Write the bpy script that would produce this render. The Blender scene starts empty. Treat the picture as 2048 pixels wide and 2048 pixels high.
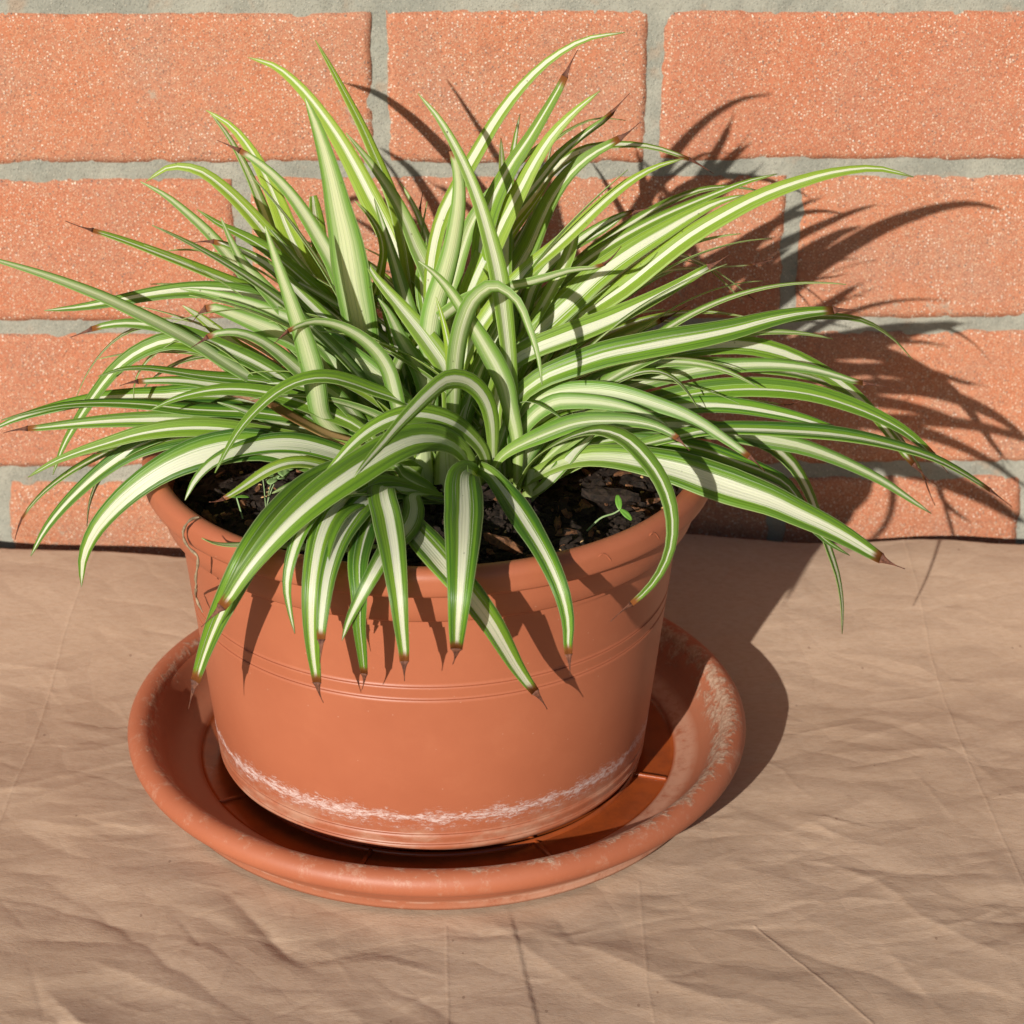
import bpy, bmesh, math, random
import numpy as np
from mathutils import Vector, Matrix, noise as mnoise

random.seed(7)
SC = bpy.context.scene
COL = SC.collection
R = math.radians

# ------------------------------------------------------------------ camera
cam_d = bpy.data.cameras.new('camera')
cam = bpy.data.objects.new('camera', cam_d)
COL.objects.link(cam)
ax = Vector((0.999645, -0.02599, 0.005915))
ay = Vector((0.00601, 0.435969, 0.899942))
az = Vector((-0.025969, -0.899586, 0.43597))
M = Matrix((ax, ay, az)).transposed().to_4x4()
M.translation = Vector((-0.01589, -1.11416, 0.55804))
cam.matrix_world = M
cam_d.sensor_width = 36.0
cam_d.lens = 85.131
cam_d.clip_start = 0.02
cam_d.clip_end = 60.0
cam_d.dof.use_dof = True
cam_d.dof.focus_distance = 0.965
cam_d.dof.aperture_fstop = 20.0
SC.camera = cam
SC.render.resolution_x = 1024
SC.render.resolution_y = 1024

# ------------------------------------------------------------------ sky, sun, exposure
SUN_AZ, SUN_EL = 25.0, 21.0          # light travels this many degrees to the right of straight at the wall
world = bpy.data.worlds.new('World')
SC.world = world
world.use_nodes = True
wn = world.node_tree
bg = wn.nodes['Background']
sky = wn.nodes.new('ShaderNodeTexSky')
sky.sky_type = 'NISHITA'
sky.sun_disc = False
sky.sun_elevation = R(SUN_EL)
sky.sun_rotation = R(180 + SUN_AZ)
wn.links.new(sky.outputs[0], bg.inputs[0])
bg.inputs[1].default_value = 0.05
sun_d = bpy.data.lights.new('sun', 'SUN')
sun_d.energy = 4.7
sun_d.angle = R(0.53)
sun_d.color = (1.0, 0.955, 0.885)
sun = bpy.data.objects.new('sun', sun_d)
COL.objects.link(sun)
LDIR = Vector((math.sin(R(SUN_AZ)) * math.cos(R(SUN_EL)), math.cos(R(SUN_AZ)) * math.cos(R(SUN_EL)), -math.sin(R(SUN_EL))))
sun.rotation_euler = LDIR.to_track_quat('-Z', 'Y').to_euler()
sun.location = (-0.6, -1.4, 1.4)
SC.view_settings.view_transform = 'Standard'
SC.view_settings.look = 'None'
SC.view_settings.exposure = 0.32
SC.view_settings.gamma = 1.0

# ------------------------------------------------------------------ helpers
def tag(o, label=None, cat=None, group=None, kind=None):
    if label: o['label'] = label
    if cat: o['category'] = cat
    if group: o['group'] = group
    if kind: o['kind'] = kind
    return o

def empty(name, loc=(0, 0, 0)):
    o = bpy.data.objects.new(name, None)
    o.empty_display_size = 0.02
    o.location = loc
    COL.objects.link(o)
    return o

def mesh_np(name, V, F, mat=None, parent=None, smooth=True, uv=None, mats=None, fm=None):
    """V (n,3); F (m,4) or (m,3) ints"""
    V = np.asarray(V, dtype=np.float32); F = np.asarray(F, dtype=np.int32)
    me = bpy.data.meshes.new(name)
    k = F.shape[1]
    me.vertices.add(len(V)); me.vertices.foreach_set('co', V.ravel())
    me.loops.add(F.size); me.loops.foreach_set('vertex_index', F.ravel())
    me.polygons.add(len(F))
    me.polygons.foreach_set('loop_start', np.arange(0, F.size, k, dtype=np.int32))
    me.polygons.foreach_set('loop_total', np.full(len(F), k, dtype=np.int32))
    me.polygons.foreach_set('use_smooth', np.full(len(F), smooth, dtype=bool))
    if uv is not None:
        l = me.uv_layers.new(name='UVMap')
        l.data.foreach_set('uv', np.asarray(uv, dtype=np.float32)[F.ravel()].ravel())
    if fm is not None:
        me.polygons.foreach_set('material_index', np.asarray(fm, dtype=np.int32))
    me.update(calc_edges=True)
    me.validate()
    for m_ in (mats or ([mat] if mat else [])): me.materials.append(m_)
    o = bpy.data.objects.new(name, me)
    COL.objects.link(o)
    if parent: o.parent = parent
    return o

def grid_faces(nu, nv, wrap_u=False):
    """vertex index = iv*nu + iu"""
    iu = np.arange(nu if wrap_u else nu - 1); iv = np.arange(nv - 1)
    a, b = np.meshgrid(iu, iv); a = a.ravel(); b = b.ravel(); a2 = (a + 1) % nu
    return np.stack([b * nu + a, b * nu + a2, (b + 1) * nu + a2, (b + 1) * nu + a], 1)

def lathe(name, prof, mat, parent=None, n=160, jitter=0.0):
    prof = np.asarray(prof, float)
    th = np.linspace(0, 2 * np.pi, n, endpoint=False)
    V = np.stack([np.outer(prof[:, 0], np.cos(th)), np.outer(prof[:, 0], np.sin(th)), np.outer(prof[:, 1], np.ones(n))], -1).reshape(-1, 3)
    return mesh_np(name, V, grid_faces(n, len(prof), True), mat, parent)

def arc(cx, cz, r, a0, a1, n):
    return [(cx + r * math.cos(R(a0 + (a1 - a0) * i / (n - 1))), cz + r * math.sin(R(a0 + (a1 - a0) * i / (n - 1)))) for i in range(n)]

def tube(path, rad, n=8):
    """path (k,3), rad scalar or (k,) -> V,F"""
    P = np.asarray(path, float); k = len(P)
    rad = np.broadcast_to(np.asarray(rad, float), (k,))
    T = np.gradient(P, axis=0); T /= np.linalg.norm(T, axis=1)[:, None] + 1e-12
    ref = np.array([0.3, 0.2, 0.93]); A = np.cross(T, ref); A /= np.linalg.norm(A, axis=1)[:, None] + 1e-12
    B = np.cross(T, A); th = np.linspace(0, 2 * np.pi, n, endpoint=False)
    V = P[:, None] + rad[:, None, None] * (A[:, None] * np.cos(th)[None, :, None] + B[:, None] * np.sin(th)[None, :, None])
    return V.reshape(-1, 3), grid_faces(n, k, True)

# value noise on numpy arrays (smooth, seeded)
def vnoise(x, y, seed=0):
    def hsh(i, j):
        h = (i.astype(np.int64) * 374761393 + j.astype(np.int64) * 668265263 + seed * 982451653) & 0xffffffff
        h = ((h ^ (h >> 13)) * 1274126177) & 0xffffffff
        return ((h ^ (h >> 16)) & 0xffff) / 65535.0
    xi = np.floor(x); yi = np.floor(y); fx = x - xi; fy = y - yi
    fx = fx * fx * fx * (fx * (fx * 6 - 15) + 10); fy = fy * fy * fy * (fy * (fy * 6 - 15) + 10)
    a = hsh(xi, yi); b = hsh(xi + 1, yi); c = hsh(xi, yi + 1); d = hsh(xi + 1, yi + 1)
    return (a * (1 - fx) + b * fx) * (1 - fy) + (c * (1 - fx) + d * fx) * fy

def fbm(x, y, oct=4, seed=0):
    s = 0; a = 0.5
    for k in range(oct):
        s = s + a * vnoise(x * 2 ** k + 17.3 * k, y * 2 ** k - 9.1 * k, seed + k); a *= 0.5
    return s

# ------------------------------------------------------------------ node helpers
class NT:
    def __init__(self, name):
        self.m = bpy.data.materials.new(name); self.m.use_nodes = True
        self.t = self.m.node_tree; self.n = self.t.nodes
        self.bsdf = self.n['Principled BSDF']; self.out = self.n['Material Output']
    def new(self, typ, **kw):
        x = self.n.new(typ)
        for k, v in kw.items(): setattr(x, k, v)
        return x
    def link(self, a, b): self.t.links.new(a, b)
    def val(self, sock, v):
        if hasattr(v, 'is_linked') or hasattr(v, 'links'): self.link(v, sock)
        else: sock.default_value = v
    def math(self, op, a, b=0.0, c=0.0, clamp=False):
        x = self.new('ShaderNodeMath', operation=op); x.use_clamp = clamp
        self.val(x.inputs[0], a); self.val(x.inputs[1], b)
        if op in ('MULTIPLY_ADD', 'SMOOTH_MIN', 'COMPARE', 'WRAP'): self.val(x.inputs[2], c)
        return x.outputs[0]
    def ss(self, v, lo, hi):
        x = self.new('ShaderNodeMapRange', interpolation_type='SMOOTHSTEP')
        self.val(x.inputs[0], v); self.val(x.inputs[1], lo); self.val(x.inputs[2], hi)
        x.inputs[3].default_value = 0; x.inputs[4].default_value = 1
        return x.outputs[0]
    def mix(self, f, a, b, mode='MIX'):
        x = self.new('ShaderNodeMix', data_type='RGBA', blend_type=mode)
        self.val(x.inputs[0], f)
        for s, v in ((x.inputs[6], a), (x.inputs[7], b)):
            if isinstance(v, tuple): s.default_value = (*v, 1.0) if len(v) == 3 else v
            else: self.link(v, s)
        return x.outputs[2]
    def noise(self, vec, scale, detail=3, rough=0.55, dist=0.0, out=0, dim='3D', w=None):
        x = self.new('ShaderNodeTexNoise', noise_dimensions=dim)
        if vec is not None: self.link(vec, x.inputs['Vector'])
        if w is not None: self.val(x.inputs['W'], w)
        x.inputs['Scale'].default_value = scale; x.inputs['Detail'].default_value = detail
        x.inputs['Roughness'].default_value = rough; x.inputs['Distortion'].default_value = dist
        return x.outputs[out]
    def voro(self, vec, scale, feature='F1', rnd=1.0):
        x = self.new('ShaderNodeTexVoronoi', feature=feature)
        self.link(vec, x.inputs['Vector']); x.inputs['Scale'].default_value = scale
        x.inputs['Randomness'].default_value = rnd
        return x
    def pos(self): return self.new('ShaderNodeNewGeometry').outputs['Position']
    def objco(self): return self.new('ShaderNodeTexCoord').outputs['Object']
    def scale3(self, vec, s):
        x = self.new('ShaderNodeVectorMath', operation='MULTIPLY'); self.link(vec, x.inputs[0]); x.inputs[1].default_value = s
        return x.outputs[0]
    def sep(self, vec):
        x = self.new('ShaderNodeSeparateXYZ'); self.link(vec, x.inputs[0]); return x.outputs
    def sepc(self, c):
        x = self.new('ShaderNodeSeparateColor'); self.link(c, x.inputs[0]); return x.outputs
    def bump(self, h, strength=0.5, dist=0.001, normal=None):
        x = self.new('ShaderNodeBump'); self.link(h, x.inputs['Height'])
        x.inputs['Strength'].default_value = strength; x.inputs['Distance'].default_value = dist
        if normal: self.link(normal, x.inputs['Normal'])
        return x.outputs[0]
    def attr(self, name):
        x = self.new('ShaderNodeAttribute', attribute_type='OBJECT', attribute_name=name); return x.outputs['Fac']
    def set(self, **kw):
        for k, v in kw.items():
            s = self.bsdf.inputs[k]
            if isinstance(v, tuple) and len(v) == 3: s.default_value = (*v, 1.0)
            else: self.val(s, v)
        return self.m

# ------------------------------------------------------------------ materials
def mat_brick():
    t = NT('sanded_brick'); p = t.pos()
    rnd = t.new('ShaderNodeObjectInfo').outputs['Random']
    n1 = t.noise(p, 24, 4, .6); n2 = t.noise(p, 160, 3, .6)
    base = t.mix(t.ss(n1, .36, .66), (.425, .158, .080), (.375, .175, .108))
    base = t.mix(t.math('MULTIPLY', t.ss(n2, .45, .7), .55), base, (.47, .200, .108))
    base = t.mix(t.math('MULTIPLY', rnd, .55), base, (.40, .135, .070))
    # scattered grains of pale and grey sand pressed into the face
    v = t.voro(p, 700); rv = t.sepc(v.outputs['Color'])
    rad = t.math('MULTIPLY_ADD', rv[1], .26, .17)
    near = t.math('SUBTRACT', 1.0, t.ss(v.outputs['Distance'], t.math('MULTIPLY', rad, .75), rad))
    dens = t.noise(p, 15, 3, .6)
    thr = t.math('MULTIPLY_ADD', dens, -.80, .96)
    pale = t.math('MULTIPLY', near, t.math('GREATER_THAN', rv[0], thr))
    grey = t.math('MULTIPLY', near, t.math('LESS_THAN', rv[0], .16))
    v2 = t.voro(p, 1300); rv2 = t.sepc(v2.outputs['Color'])
    near2 = t.math('SUBTRACT', 1.0, t.ss(v2.outputs['Distance'], .25, .45))
    fine = t.math('MULTIPLY', near2, t.math('GREATER_THAN', rv2[0], t.math('MULTIPLY_ADD', dens, -.9, .80)))
    gr2 = t.math('MULTIPLY', near2, t.math('LESS_THAN', rv2[0], .14))
    col = t.mix(t.math('MULTIPLY', fine, .9), base, (.66, .42, .27))
    col = t.mix(t.math('MULTIPLY', gr2, .6), col, (.20, .155, .125))
    col = t.mix(t.math('MULTIPLY', grey, .8), col, (.20, .155, .130))
    pc = t.mix(rv[2], (.70, .50, .34), (.80, .69, .58))
    col = t.mix(t.math('MULTIPLY', pale, .9), col, pc)
    # thin smears of mortar near some edges
    sm = t.ss(t.noise(p, 42, 5, .65, .6), .655, .70)
    col = t.mix(t.math('MULTIPLY', sm, .55), col, (.36, .315, .24))
    h = t.math('ADD', t.math('MULTIPLY', near, .9), t.math('MULTIPLY', near2, .6))
    h = t.math('ADD', h, t.math('MULTIPLY', n2, .9))
    return t.set(**{'Base Color': col, 'Roughness': .85, 'Specular IOR Level': .25, 'Normal': t.bump(h, .75, .0006)})

def mat_mortar():
    t = NT('mortar'); p = t.pos()
    n1 = t.noise(p, 30, 5, .65); n2 = t.noise(p, 420, 3, .6)
    col = t.mix(t.ss(n1, .35, .68), (.225, .222, .182), (.310, .297, .240))
    v = t.voro(p, 1000); rv = t.sepc(v.outputs['Color'])
    near = t.math('SUBTRACT', 1.0, t.ss(v.outputs['Distance'], .25, .42))
    col = t.mix(t.math('MULTIPLY', near, t.math('MULTIPLY', t.math('GREATER_THAN', rv[0], .8), .6)), col, (.50, .46, .37))
    col = t.mix(t.math('MULTIPLY', near, t.math('MULTIPLY', t.math('LESS_THAN', rv[0], .15), .55)), col, (.16, .15, .13))
    col = t.mix(t.math('MULTIPLY', t.ss(t.noise(p, 55, 3, .5), .58, .72), .5), col, (.33, .215, .14))
    h = t.math('ADD', t.math('MULTIPLY', n2, 1.0), t.math('MULTIPLY', near, .4))
    return t.set(**{'Base Color': col, 'Roughness': .92, 'Specular IOR Level': .2, 'Normal': t.bump(h, .7, .0008)})

FOLDS = [
    ([(-.1915, -.030), (-.1985, -.105), (-.2000, -.190), (-.2080, -.3000), (-.2140, -.42)], .00015, .0006),
    ([(.2135, -.022), (.2130, -.070), (.2105, -.120), (.2105, -.190), (.2120, -.230), (.2150, -.300), (.2220, -.42)], .00015, .0006),
    ([(.103, -.330), (.1200, -.360), (.140, -.395)], .00026, .0008),
    ([(-.018, -.33), (-.017, -.42)], .00016, .0009),
    ([(.06, -.30), (.058, -.37), (.06, -.42)], .00014, .0009),
]

def mat_paper():
    t = NT('kraft_paper'); p = t.pos()
    n1 = t.noise(p, 9, 4, .6)
    fib = t.noise(t.scale3(p, (260, 620, 200)), 1.0, 4, .65)
    fib2 = t.noise(t.scale3(p, (600, 2200, 900)), 1.0, 2, .5)
    col = t.mix(t.ss(n1, .3, .7), (.432, .305, .212), (.478, .345, .246))
    col = t.mix(t.math('MULTIPLY', t.ss(fib, .38, .68), .42), col, (.37, .240, .152))
    v = t.voro(t.scale3(p, (1.0, .6, 1.0)), 260); rv = t.sepc(v.outputs['Color'])
    spk = t.math('MULTIPLY', t.math('LESS_THAN', v.outputs['Distance'], .16), t.math('GREATER_THAN', rv[0], .982))
    col = t.mix(t.math('MULTIPLY', spk, .55), col, (.20, .12, .08))
    rid = t.math('ABSOLUTE', t.math('SUBTRACT', t.noise(t.scale3(p, (60, 84, 60)), 1.0, 5, .62, 1.2), .5))
    h = t.math('ADD', t.math('MULTIPLY', fib, .42), t.math('MULTIPLY', fib2, .40))
    h = t.math('SUBTRACT', h, t.math('MULTIPLY', rid, .9))
    wx = t.new('ShaderNodeVectorMath', operation='MULTIPLY_ADD'); t.link(t.noise(p, 16, 3, .6, 0, 1), wx.inputs[0]); wx.inputs[1].default_value = (.030, .018, .0); t.link(p, wx.inputs[2])
    for sx_, sy_, amp in ((9, 15, 12.0), (24, 36, 5.0)):
        de = t.voro(t.scale3(wx.outputs[0], (sx_, sy_, .0)), 1.0, 'DISTANCE_TO_EDGE')
        h = t.math('ADD', h, t.math('MULTIPLY', t.math('MINIMUM', de.outputs['Distance'], .35), amp))
    # the sheet's straight fold lines, hair-thin raised creases
    X_, Y_, _z = t.sep(p)
    for pts, amp, w in FOLDS:
        for (xa, ya), (xb, yb) in zip(pts[:-1], pts[1:]):
            L = math.hypot(xb - xa, yb - ya); dx, dy = (xb - xa) / L, (yb - ya) / L
            U = t.math('ADD', t.math('MULTIPLY', t.math('SUBTRACT', X_, xa), dx), t.math('MULTIPLY', t.math('SUBTRACT', Y_, ya), dy))
            W = t.math('ADD', t.math('MULTIPLY', t.math('SUBTRACT', X_, xa), -dy), t.math('MULTIPLY', t.math('SUBTRACT', Y_, ya), dx))
            W = t.math('ADD', W, t.math('MULTIPLY', t.math('SUBTRACT', t.noise(p, 160, 2, .5), .5), .0012))
            on = t.math('MULTIPLY', t.math('GREATER_THAN', U, 0.0), t.math('LESS_THAN', U, L))
            prof = t.math('SUBTRACT', 1.0, t.ss(t.math('ABSOLUTE', W), 0.0, .0011))
            h = t.math('ADD', h, t.math('MULTIPLY', t.math('MULTIPLY', prof, on), amp * 2000))
    return t.set(**{'Base Color': col, 'Roughness': .8, 'Specular IOR Level': .12, 'Normal': t.bump(h, .55, .00045)})

POT = (-0.0238, -0.2047)
SAU = (-0.0213, -0.2047)
def terracotta(name, kind):
    """moulded terracotta-coloured plastic; chalk, dust and lime stains placed by height and radius on the thing"""
    t = NT(name); p = t.objco(); x, y, z = t.sep(p)
    r = t.math('SQRT', t.math('ADD', t.math('MULTIPLY', x, x), t.math('MULTIPLY', y, y)))
    n1 = t.noise(p, 14, 4, .6); n2 = t.noise(p, 70, 5, .65); n3 = t.noise(p, 330, 4, .7)
    base = t.mix(t.ss(n1, .3, .7), (.325, .095, .044), (.360, .110, .052))
    base = t.mix(t.math('MULTIPLY', t.ss(n2, .5, .75), .25), base, (.40, .135, .065))
    rough = .48
    if kind == 'pot':
        # water line of lime round the foot, ragged edges, thicker in places
        ang = t.new('ShaderNodeMath', operation='ARCTAN2'); t.link(y, ang.inputs[0]); t.link(x, ang.inputs[1])
        def band(su, sv, det, rough):
            cv = t.new('ShaderNodeCombineXYZ'); t.link(t.math('MULTIPLY', ang.outputs[0], su), cv.inputs[0]); t.link(t.math('MULTIPLY', z, sv), cv.inputs[1])
            return t.noise(cv.outputs[0], 1.0, det, rough, .6)
        wob = band(4.5, 40, 5, .62); thick = band(7.0, 10, 4, .6); strand = band(30, 900, 6, .80); patch = band(13, 160, 5, .7)
        lvl = t.math('MULTIPLY_ADD', wob, .0085, .0232)
        dz = t.math('SUBTRACT', z, lvl)
        wid = t.math('MULTIPLY_ADD', t.ss(thick, .3, .7), .0062, .0022)
        core = t.math('SUBTRACT', 1.0, t.ss(t.math('ABSOLUTE', dz), 0.0, wid))
        line = t.ss(t.math('ADD', t.math('MULTIPLY', core, .50), t.math('MULTIPLY', t.math('SUBTRACT', strand, .5), 2.6)), .16, .74)
        low = t.math('SUBTRACT', 1.0, t.ss(t.math('ABSOLUTE', t.math('ADD', dz, .0042)), 0.0, .0034))
        line2 = t.math('MULTIPLY', t.ss(t.math('ADD', t.math('MULTIPLY', low, .38), t.math('MULTIPLY', t.math('SUBTRACT', strand, .5), 2.4)), .22, .80), t.ss(patch, .45, .62))
        line = t.math('MAXIMUM', t.math('MULTIPLY', line, t.math('GREATER_THAN', core, .01)), t.math('MULTIPLY', line2, t.math('GREATER_THAN', low, .01)))
        below = t.math('SUBTRACT', 1.0, t.ss(dz, -.010, .001))
        film = t.math('MULTIPLY', below, t.ss(t.noise(t.scale3(p, (45, 45, 110)), 1.0, 6, .72), .40, .68))
        col = t.mix(t.math('MULTIPLY', film, .55), base, (.46, .29, .20))
        col = t.mix(t.math('MULTIPLY', line, .72), col, (.66, .54, .50))
        # pale scuffs
        scf = t.ss(t.noise(t.scale3(p, (60, 60, 26)), 1.0, 6, .75), .70, .78)
        col = t.mix(t.math('MULTIPLY', scf, .22), col, (.62, .40, .30))
        dust = t.voro(p, 420); dv = t.sepc(dust.outputs['Color'])
        sp = t.math('MULTIPLY', t.math('LESS_THAN', dust.outputs['Distance'], .13), t.math('GREATER_THAN', dv[0], .93))
        col = t.mix(t.math('MULTIPLY', sp, .25), col, (.60, .40, .30))
        h = t.math('ADD', t.math('MULTIPLY', line, 1.0), t.math('MULTIPLY', n3, .25))
        rough = t.math('MULTIPLY_ADD', line, .35, .46)
    else:
        # dirt and lime along the inner lip, chalky band inside, wet clean floor
        ang = t.new('ShaderNodeMath', operation='ARCTAN2'); t.link(y, ang.inputs[0]); t.link(x, ang.inputs[1])
        side = t.math('MULTIPLY_ADD', t.math('COSINE', ang.outputs[0]), .35, .60)
        rg = t.noise(t.scale3(p, (120, 120, 120)), 1.0, 6, .78)
        rg2 = t.noise(t.scale3(p, (420, 420, 420)), 1.0, 4, .75)
        clos = t.math('SUBTRACT', 1.0, t.math('DIVIDE', t.math('ABSOLUTE', t.math('SUBTRACT', r, .1240)), .0100), clamp=True)
        lip = t.math('ADD', t.math('MULTIPLY', clos, .60), t.math('MULTIPLY', t.math('SUBTRACT', rg, .5), 1.7))
        lip = t.math('ADD', lip, t.math('MULTIPLY', t.math('COSINE', t.math('ADD', ang.outputs[0], .35)), .12))
        lip = t.math('ADD', lip, t.math('MULTIPLY', t.math('SUBTRACT', rg2, .5), .5))
        lip = t.math('MULTIPLY', t.ss(lip, .36, .66), t.math('MULTIPLY', t.ss(z, .010, .017), t.math('GREATER_THAN', clos, .001)))
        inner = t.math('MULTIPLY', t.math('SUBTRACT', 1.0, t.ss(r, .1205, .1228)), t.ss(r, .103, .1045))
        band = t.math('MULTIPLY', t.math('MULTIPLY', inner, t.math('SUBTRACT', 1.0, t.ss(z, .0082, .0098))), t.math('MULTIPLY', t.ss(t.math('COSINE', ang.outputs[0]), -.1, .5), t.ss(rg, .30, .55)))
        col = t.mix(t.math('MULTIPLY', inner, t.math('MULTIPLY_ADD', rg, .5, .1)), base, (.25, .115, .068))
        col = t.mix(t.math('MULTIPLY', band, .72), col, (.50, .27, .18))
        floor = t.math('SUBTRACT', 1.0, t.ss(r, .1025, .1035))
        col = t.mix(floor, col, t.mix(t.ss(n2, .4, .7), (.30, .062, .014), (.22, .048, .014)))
        scf = t.ss(t.noise(t.scale3(p, (50, 50, 50)), 1.0, 6, .75), .62, .72)
        col = t.mix(t.math('MULTIPLY', scf, .40), col, (.44, .27, .19))
        rub = t.math('MULTIPLY', t.ss(t.noise(t.scale3(p, (85, 85, 60)), 1.0, 7, .78), .53, .68), t.ss(z, .016, .0235))
        col = t.mix(t.math('MULTIPLY', rub, .45), col, (.47, .31, .22))
        col = t.mix(t.math('MULTIPLY', lip, .66), col, t.mix(t.ss(rg2, .3, .7), (.21, .14, .085), (.52, .42, .31)))
        foot = t.math('MULTIPLY', t.math('SUBTRACT', 1.0, t.ss(t.math('ABSOLUTE', t.math('SUBTRACT', z, .0044)), .0002, .0010)), t.math('MULTIPLY', t.ss(r, .110, .114), t.ss(rg, .42, .60)))
        col = t.mix(t.math('MULTIPLY', foot, .35), col, (.50, .34, .26))
        h = t.math('ADD', t.math('MULTIPLY', lip, t.math('MULTIPLY', rg2, 2.0)), t.math('MULTIPLY', n3, .3))
        rough = t.math('MULTIPLY_ADD', floor, -.36, .52)
        rough = t.math('MULTIPLY_ADD', lip, .3, rough, clamp=True)
    return t.set(**{'Base Color': col, 'Roughness': rough, 'Specular IOR Level': .42, 'Normal': t.bump(h, .35, .0006)})

def mat_leaf():
    t = NT('variegated_leaf')
    uv = t.new('ShaderNodeUVMap').outputs[0]; u, v, _ = t.sep(uv)
    rnd = t.new('ShaderNodeObjectInfo').outputs['Random']
    stripe, tone, pale, tip, dead = (t.attr(k) for k in ('stripe', 'tone', 'pale', 'tip', 'dead'))
    s = t.math('MULTIPLY', t.math('ABSOLUTE', t.math('SUBTRACT', u, .5)), 2.0)
    rw = t.math('MULTIPLY', rnd, 60.0)
    def along(su, sv, det=2, rough=.5):
        c = t.new('ShaderNodeCombineXYZ')
        t.link(t.math('MULTIPLY', u, su), c.inputs[0]); t.link(t.math('MULTIPLY', v, sv), c.inputs[1]); t.link(rw, c.inputs[2])
        return t.noise(c.outputs[0], 1.0, det, rough)
    nA = along(9, 1.3); nB = along(26, 2.2); nC = along(5, .5); nD = along(3, 5, 4, .6)
    # green ground, lighter streaks beside the white band
    g = t.mix(t.ss(nA, .38, .66), (.045, .142, .020), (.165, .350, .024))
    g = t.mix(t.math('MULTIPLY', tone, t.math('MULTIPLY_ADD', nC, .7, .5)), g, (.400, .540, .060))  # tone paints in yellow-green of light through the blade, plus leaf-to-leaf variation
    nearc = t.math('SUBTRACT', 1.0, t.ss(t.math('SUBTRACT', s, stripe), .02, .35))
    g = t.mix(t.math('MULTIPLY', nearc, t.math('MULTIPLY_ADD', nC, .8, .15)), g, (.255, .410, .045))
    # white band: ragged, off-centre, with a few hairline stripes outside it
    so = t.math('ABSOLUTE', t.math('ADD', t.math('SUBTRACT', u, .5), t.math('MULTIPLY', t.math('SUBTRACT', rnd, .5), .16)))
    sb = t.math('ADD', t.math('MULTIPLY', so, 2.0), t.math('MULTIPLY', t.math('SUBTRACT', nB, .5), .42))
    wm = t.math('SUBTRACT', 1.0, t.ss(sb, t.math('SUBTRACT', stripe, .022), t.math('ADD', stripe, .022)))
    wm = t.math('MULTIPLY', wm, t.math('SUBTRACT', 1.0, t.math('MULTIPLY', t.ss(along(40, 1.6), .60, .66), .65)))
    hair = t.math('MULTIPLY', t.ss(along(34, .9), .645, .675), t.math('SUBTRACT', 1.0, t.ss(t.math('SUBTRACT', s, stripe), .10, .55)))
    wm = t.math('MAXIMUM', wm, t.math('MULTIPLY', hair, .85))
    basefade = t.math('SUBTRACT', 1.0, t.ss(v, .05, .42))
    col = t.mix(t.math('MULTIPLY', wm, .95), g, (.80, .80, .68))
    # pale undersides with fine parallel veins
    vein = t.math('ABSOLUTE', t.math('SINE', t.math('MULTIPLY', t.math('ADD', u, t.math('MULTIPLY', nC, .04)), 29.0)))
    pv = t.mix(t.ss(t.math('ADD', s, t.math('MULTIPLY', t.math('SUBTRACT', nA, .5), .8)), .15, .85), (.73, .77, .50), (.230, .430, .085))
    pv = t.mix(t.math('MULTIPLY', t.math('SUBTRACT', 1.0, t.ss(vein, .04, .30)), t.math('MULTIPLY_ADD', nB, 1.5, -.25)), pv, (.12, .27, .09))
    col = t.mix(pale, col, pv)
    col = t.mix(t.math('MULTIPLY', basefade, .45), col, (.54, .68, .17))
    # cream hairline along both margins
    col = t.mix(t.math('MULTIPLY', t.ss(s, .93, .99), .45), col, (.62, .66, .38))
    # small blemishes
    bl = t.voro(t.new('ShaderNodeTexCoord').outputs['Object'], 300); bv = t.sepc(bl.outputs['Color'])
    sp = t.math('MULTIPLY', t.math('LESS_THAN', bl.outputs['Distance'], .12), t.math('GREATER_THAN', bv[0], .93))
    col = t.mix(t.math('MULTIPLY', sp, .6), col, (.12, .12, .05))
    # rusty scorch just before a dried tip
    sc = t.math('MULTIPLY', t.ss(t.math('ADD', v, t.math('MULTIPLY', nD, .03)), .985, 1.006), t.math('GREATER_THAN', tip, .005))
    col = t.mix(sc, col, (.30, .10, .03))
    col = t.mix(dead, col, t.mix(t.ss(v, .55, .95), (.66, .42, .20), (.34, .15, .07)))
    ridge = t.math('SINE', t.math('MULTIPLY', u, 75.0))
    h = t.math('ADD', t.math('MULTIPLY', ridge, .5), t.math('MULTIPLY', along(20, 14, 3, .6), 1.0))
    nrm = t.bump(h, .22, .0004)
    t.set(**{'Base Color': col, 'Roughness': .40, 'Specular IOR Level': .42, 'Normal': nrm})
    tr = t.new('ShaderNodeBsdfTranslucent')
    tc = t.mix(1.0, t.mix(.38, col, (.80, .88, .05)), (1.0, 1.0, .50), 'MULTIPLY')
    t.link(tc, tr.inputs['Color']); t.link(nrm, tr.inputs['Normal'])
    ms = t.new('ShaderNodeMixShader'); ms.inputs[0].default_value = .47
    t.link(t.bsdf.outputs[0], ms.inputs[1]); t.link(tr.outputs[0], ms.inputs[2]); t.link(ms.outputs[0], t.out.inputs[0])
    return t.m

def mat_simple(name, c1, c2, scale, rough=.8, bump=.3, det=4, spec=.3):
    t = NT(name); p = t.objco(); n = t.noise(p, scale, det, .65)
    return t.set(**{'Base Color': t.mix(t.ss(n, .3, .7), c1, c2), 'Roughness': rough, 'Specular IOR Level': spec, 'Normal': t.bump(n, bump, .0008)})

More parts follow.
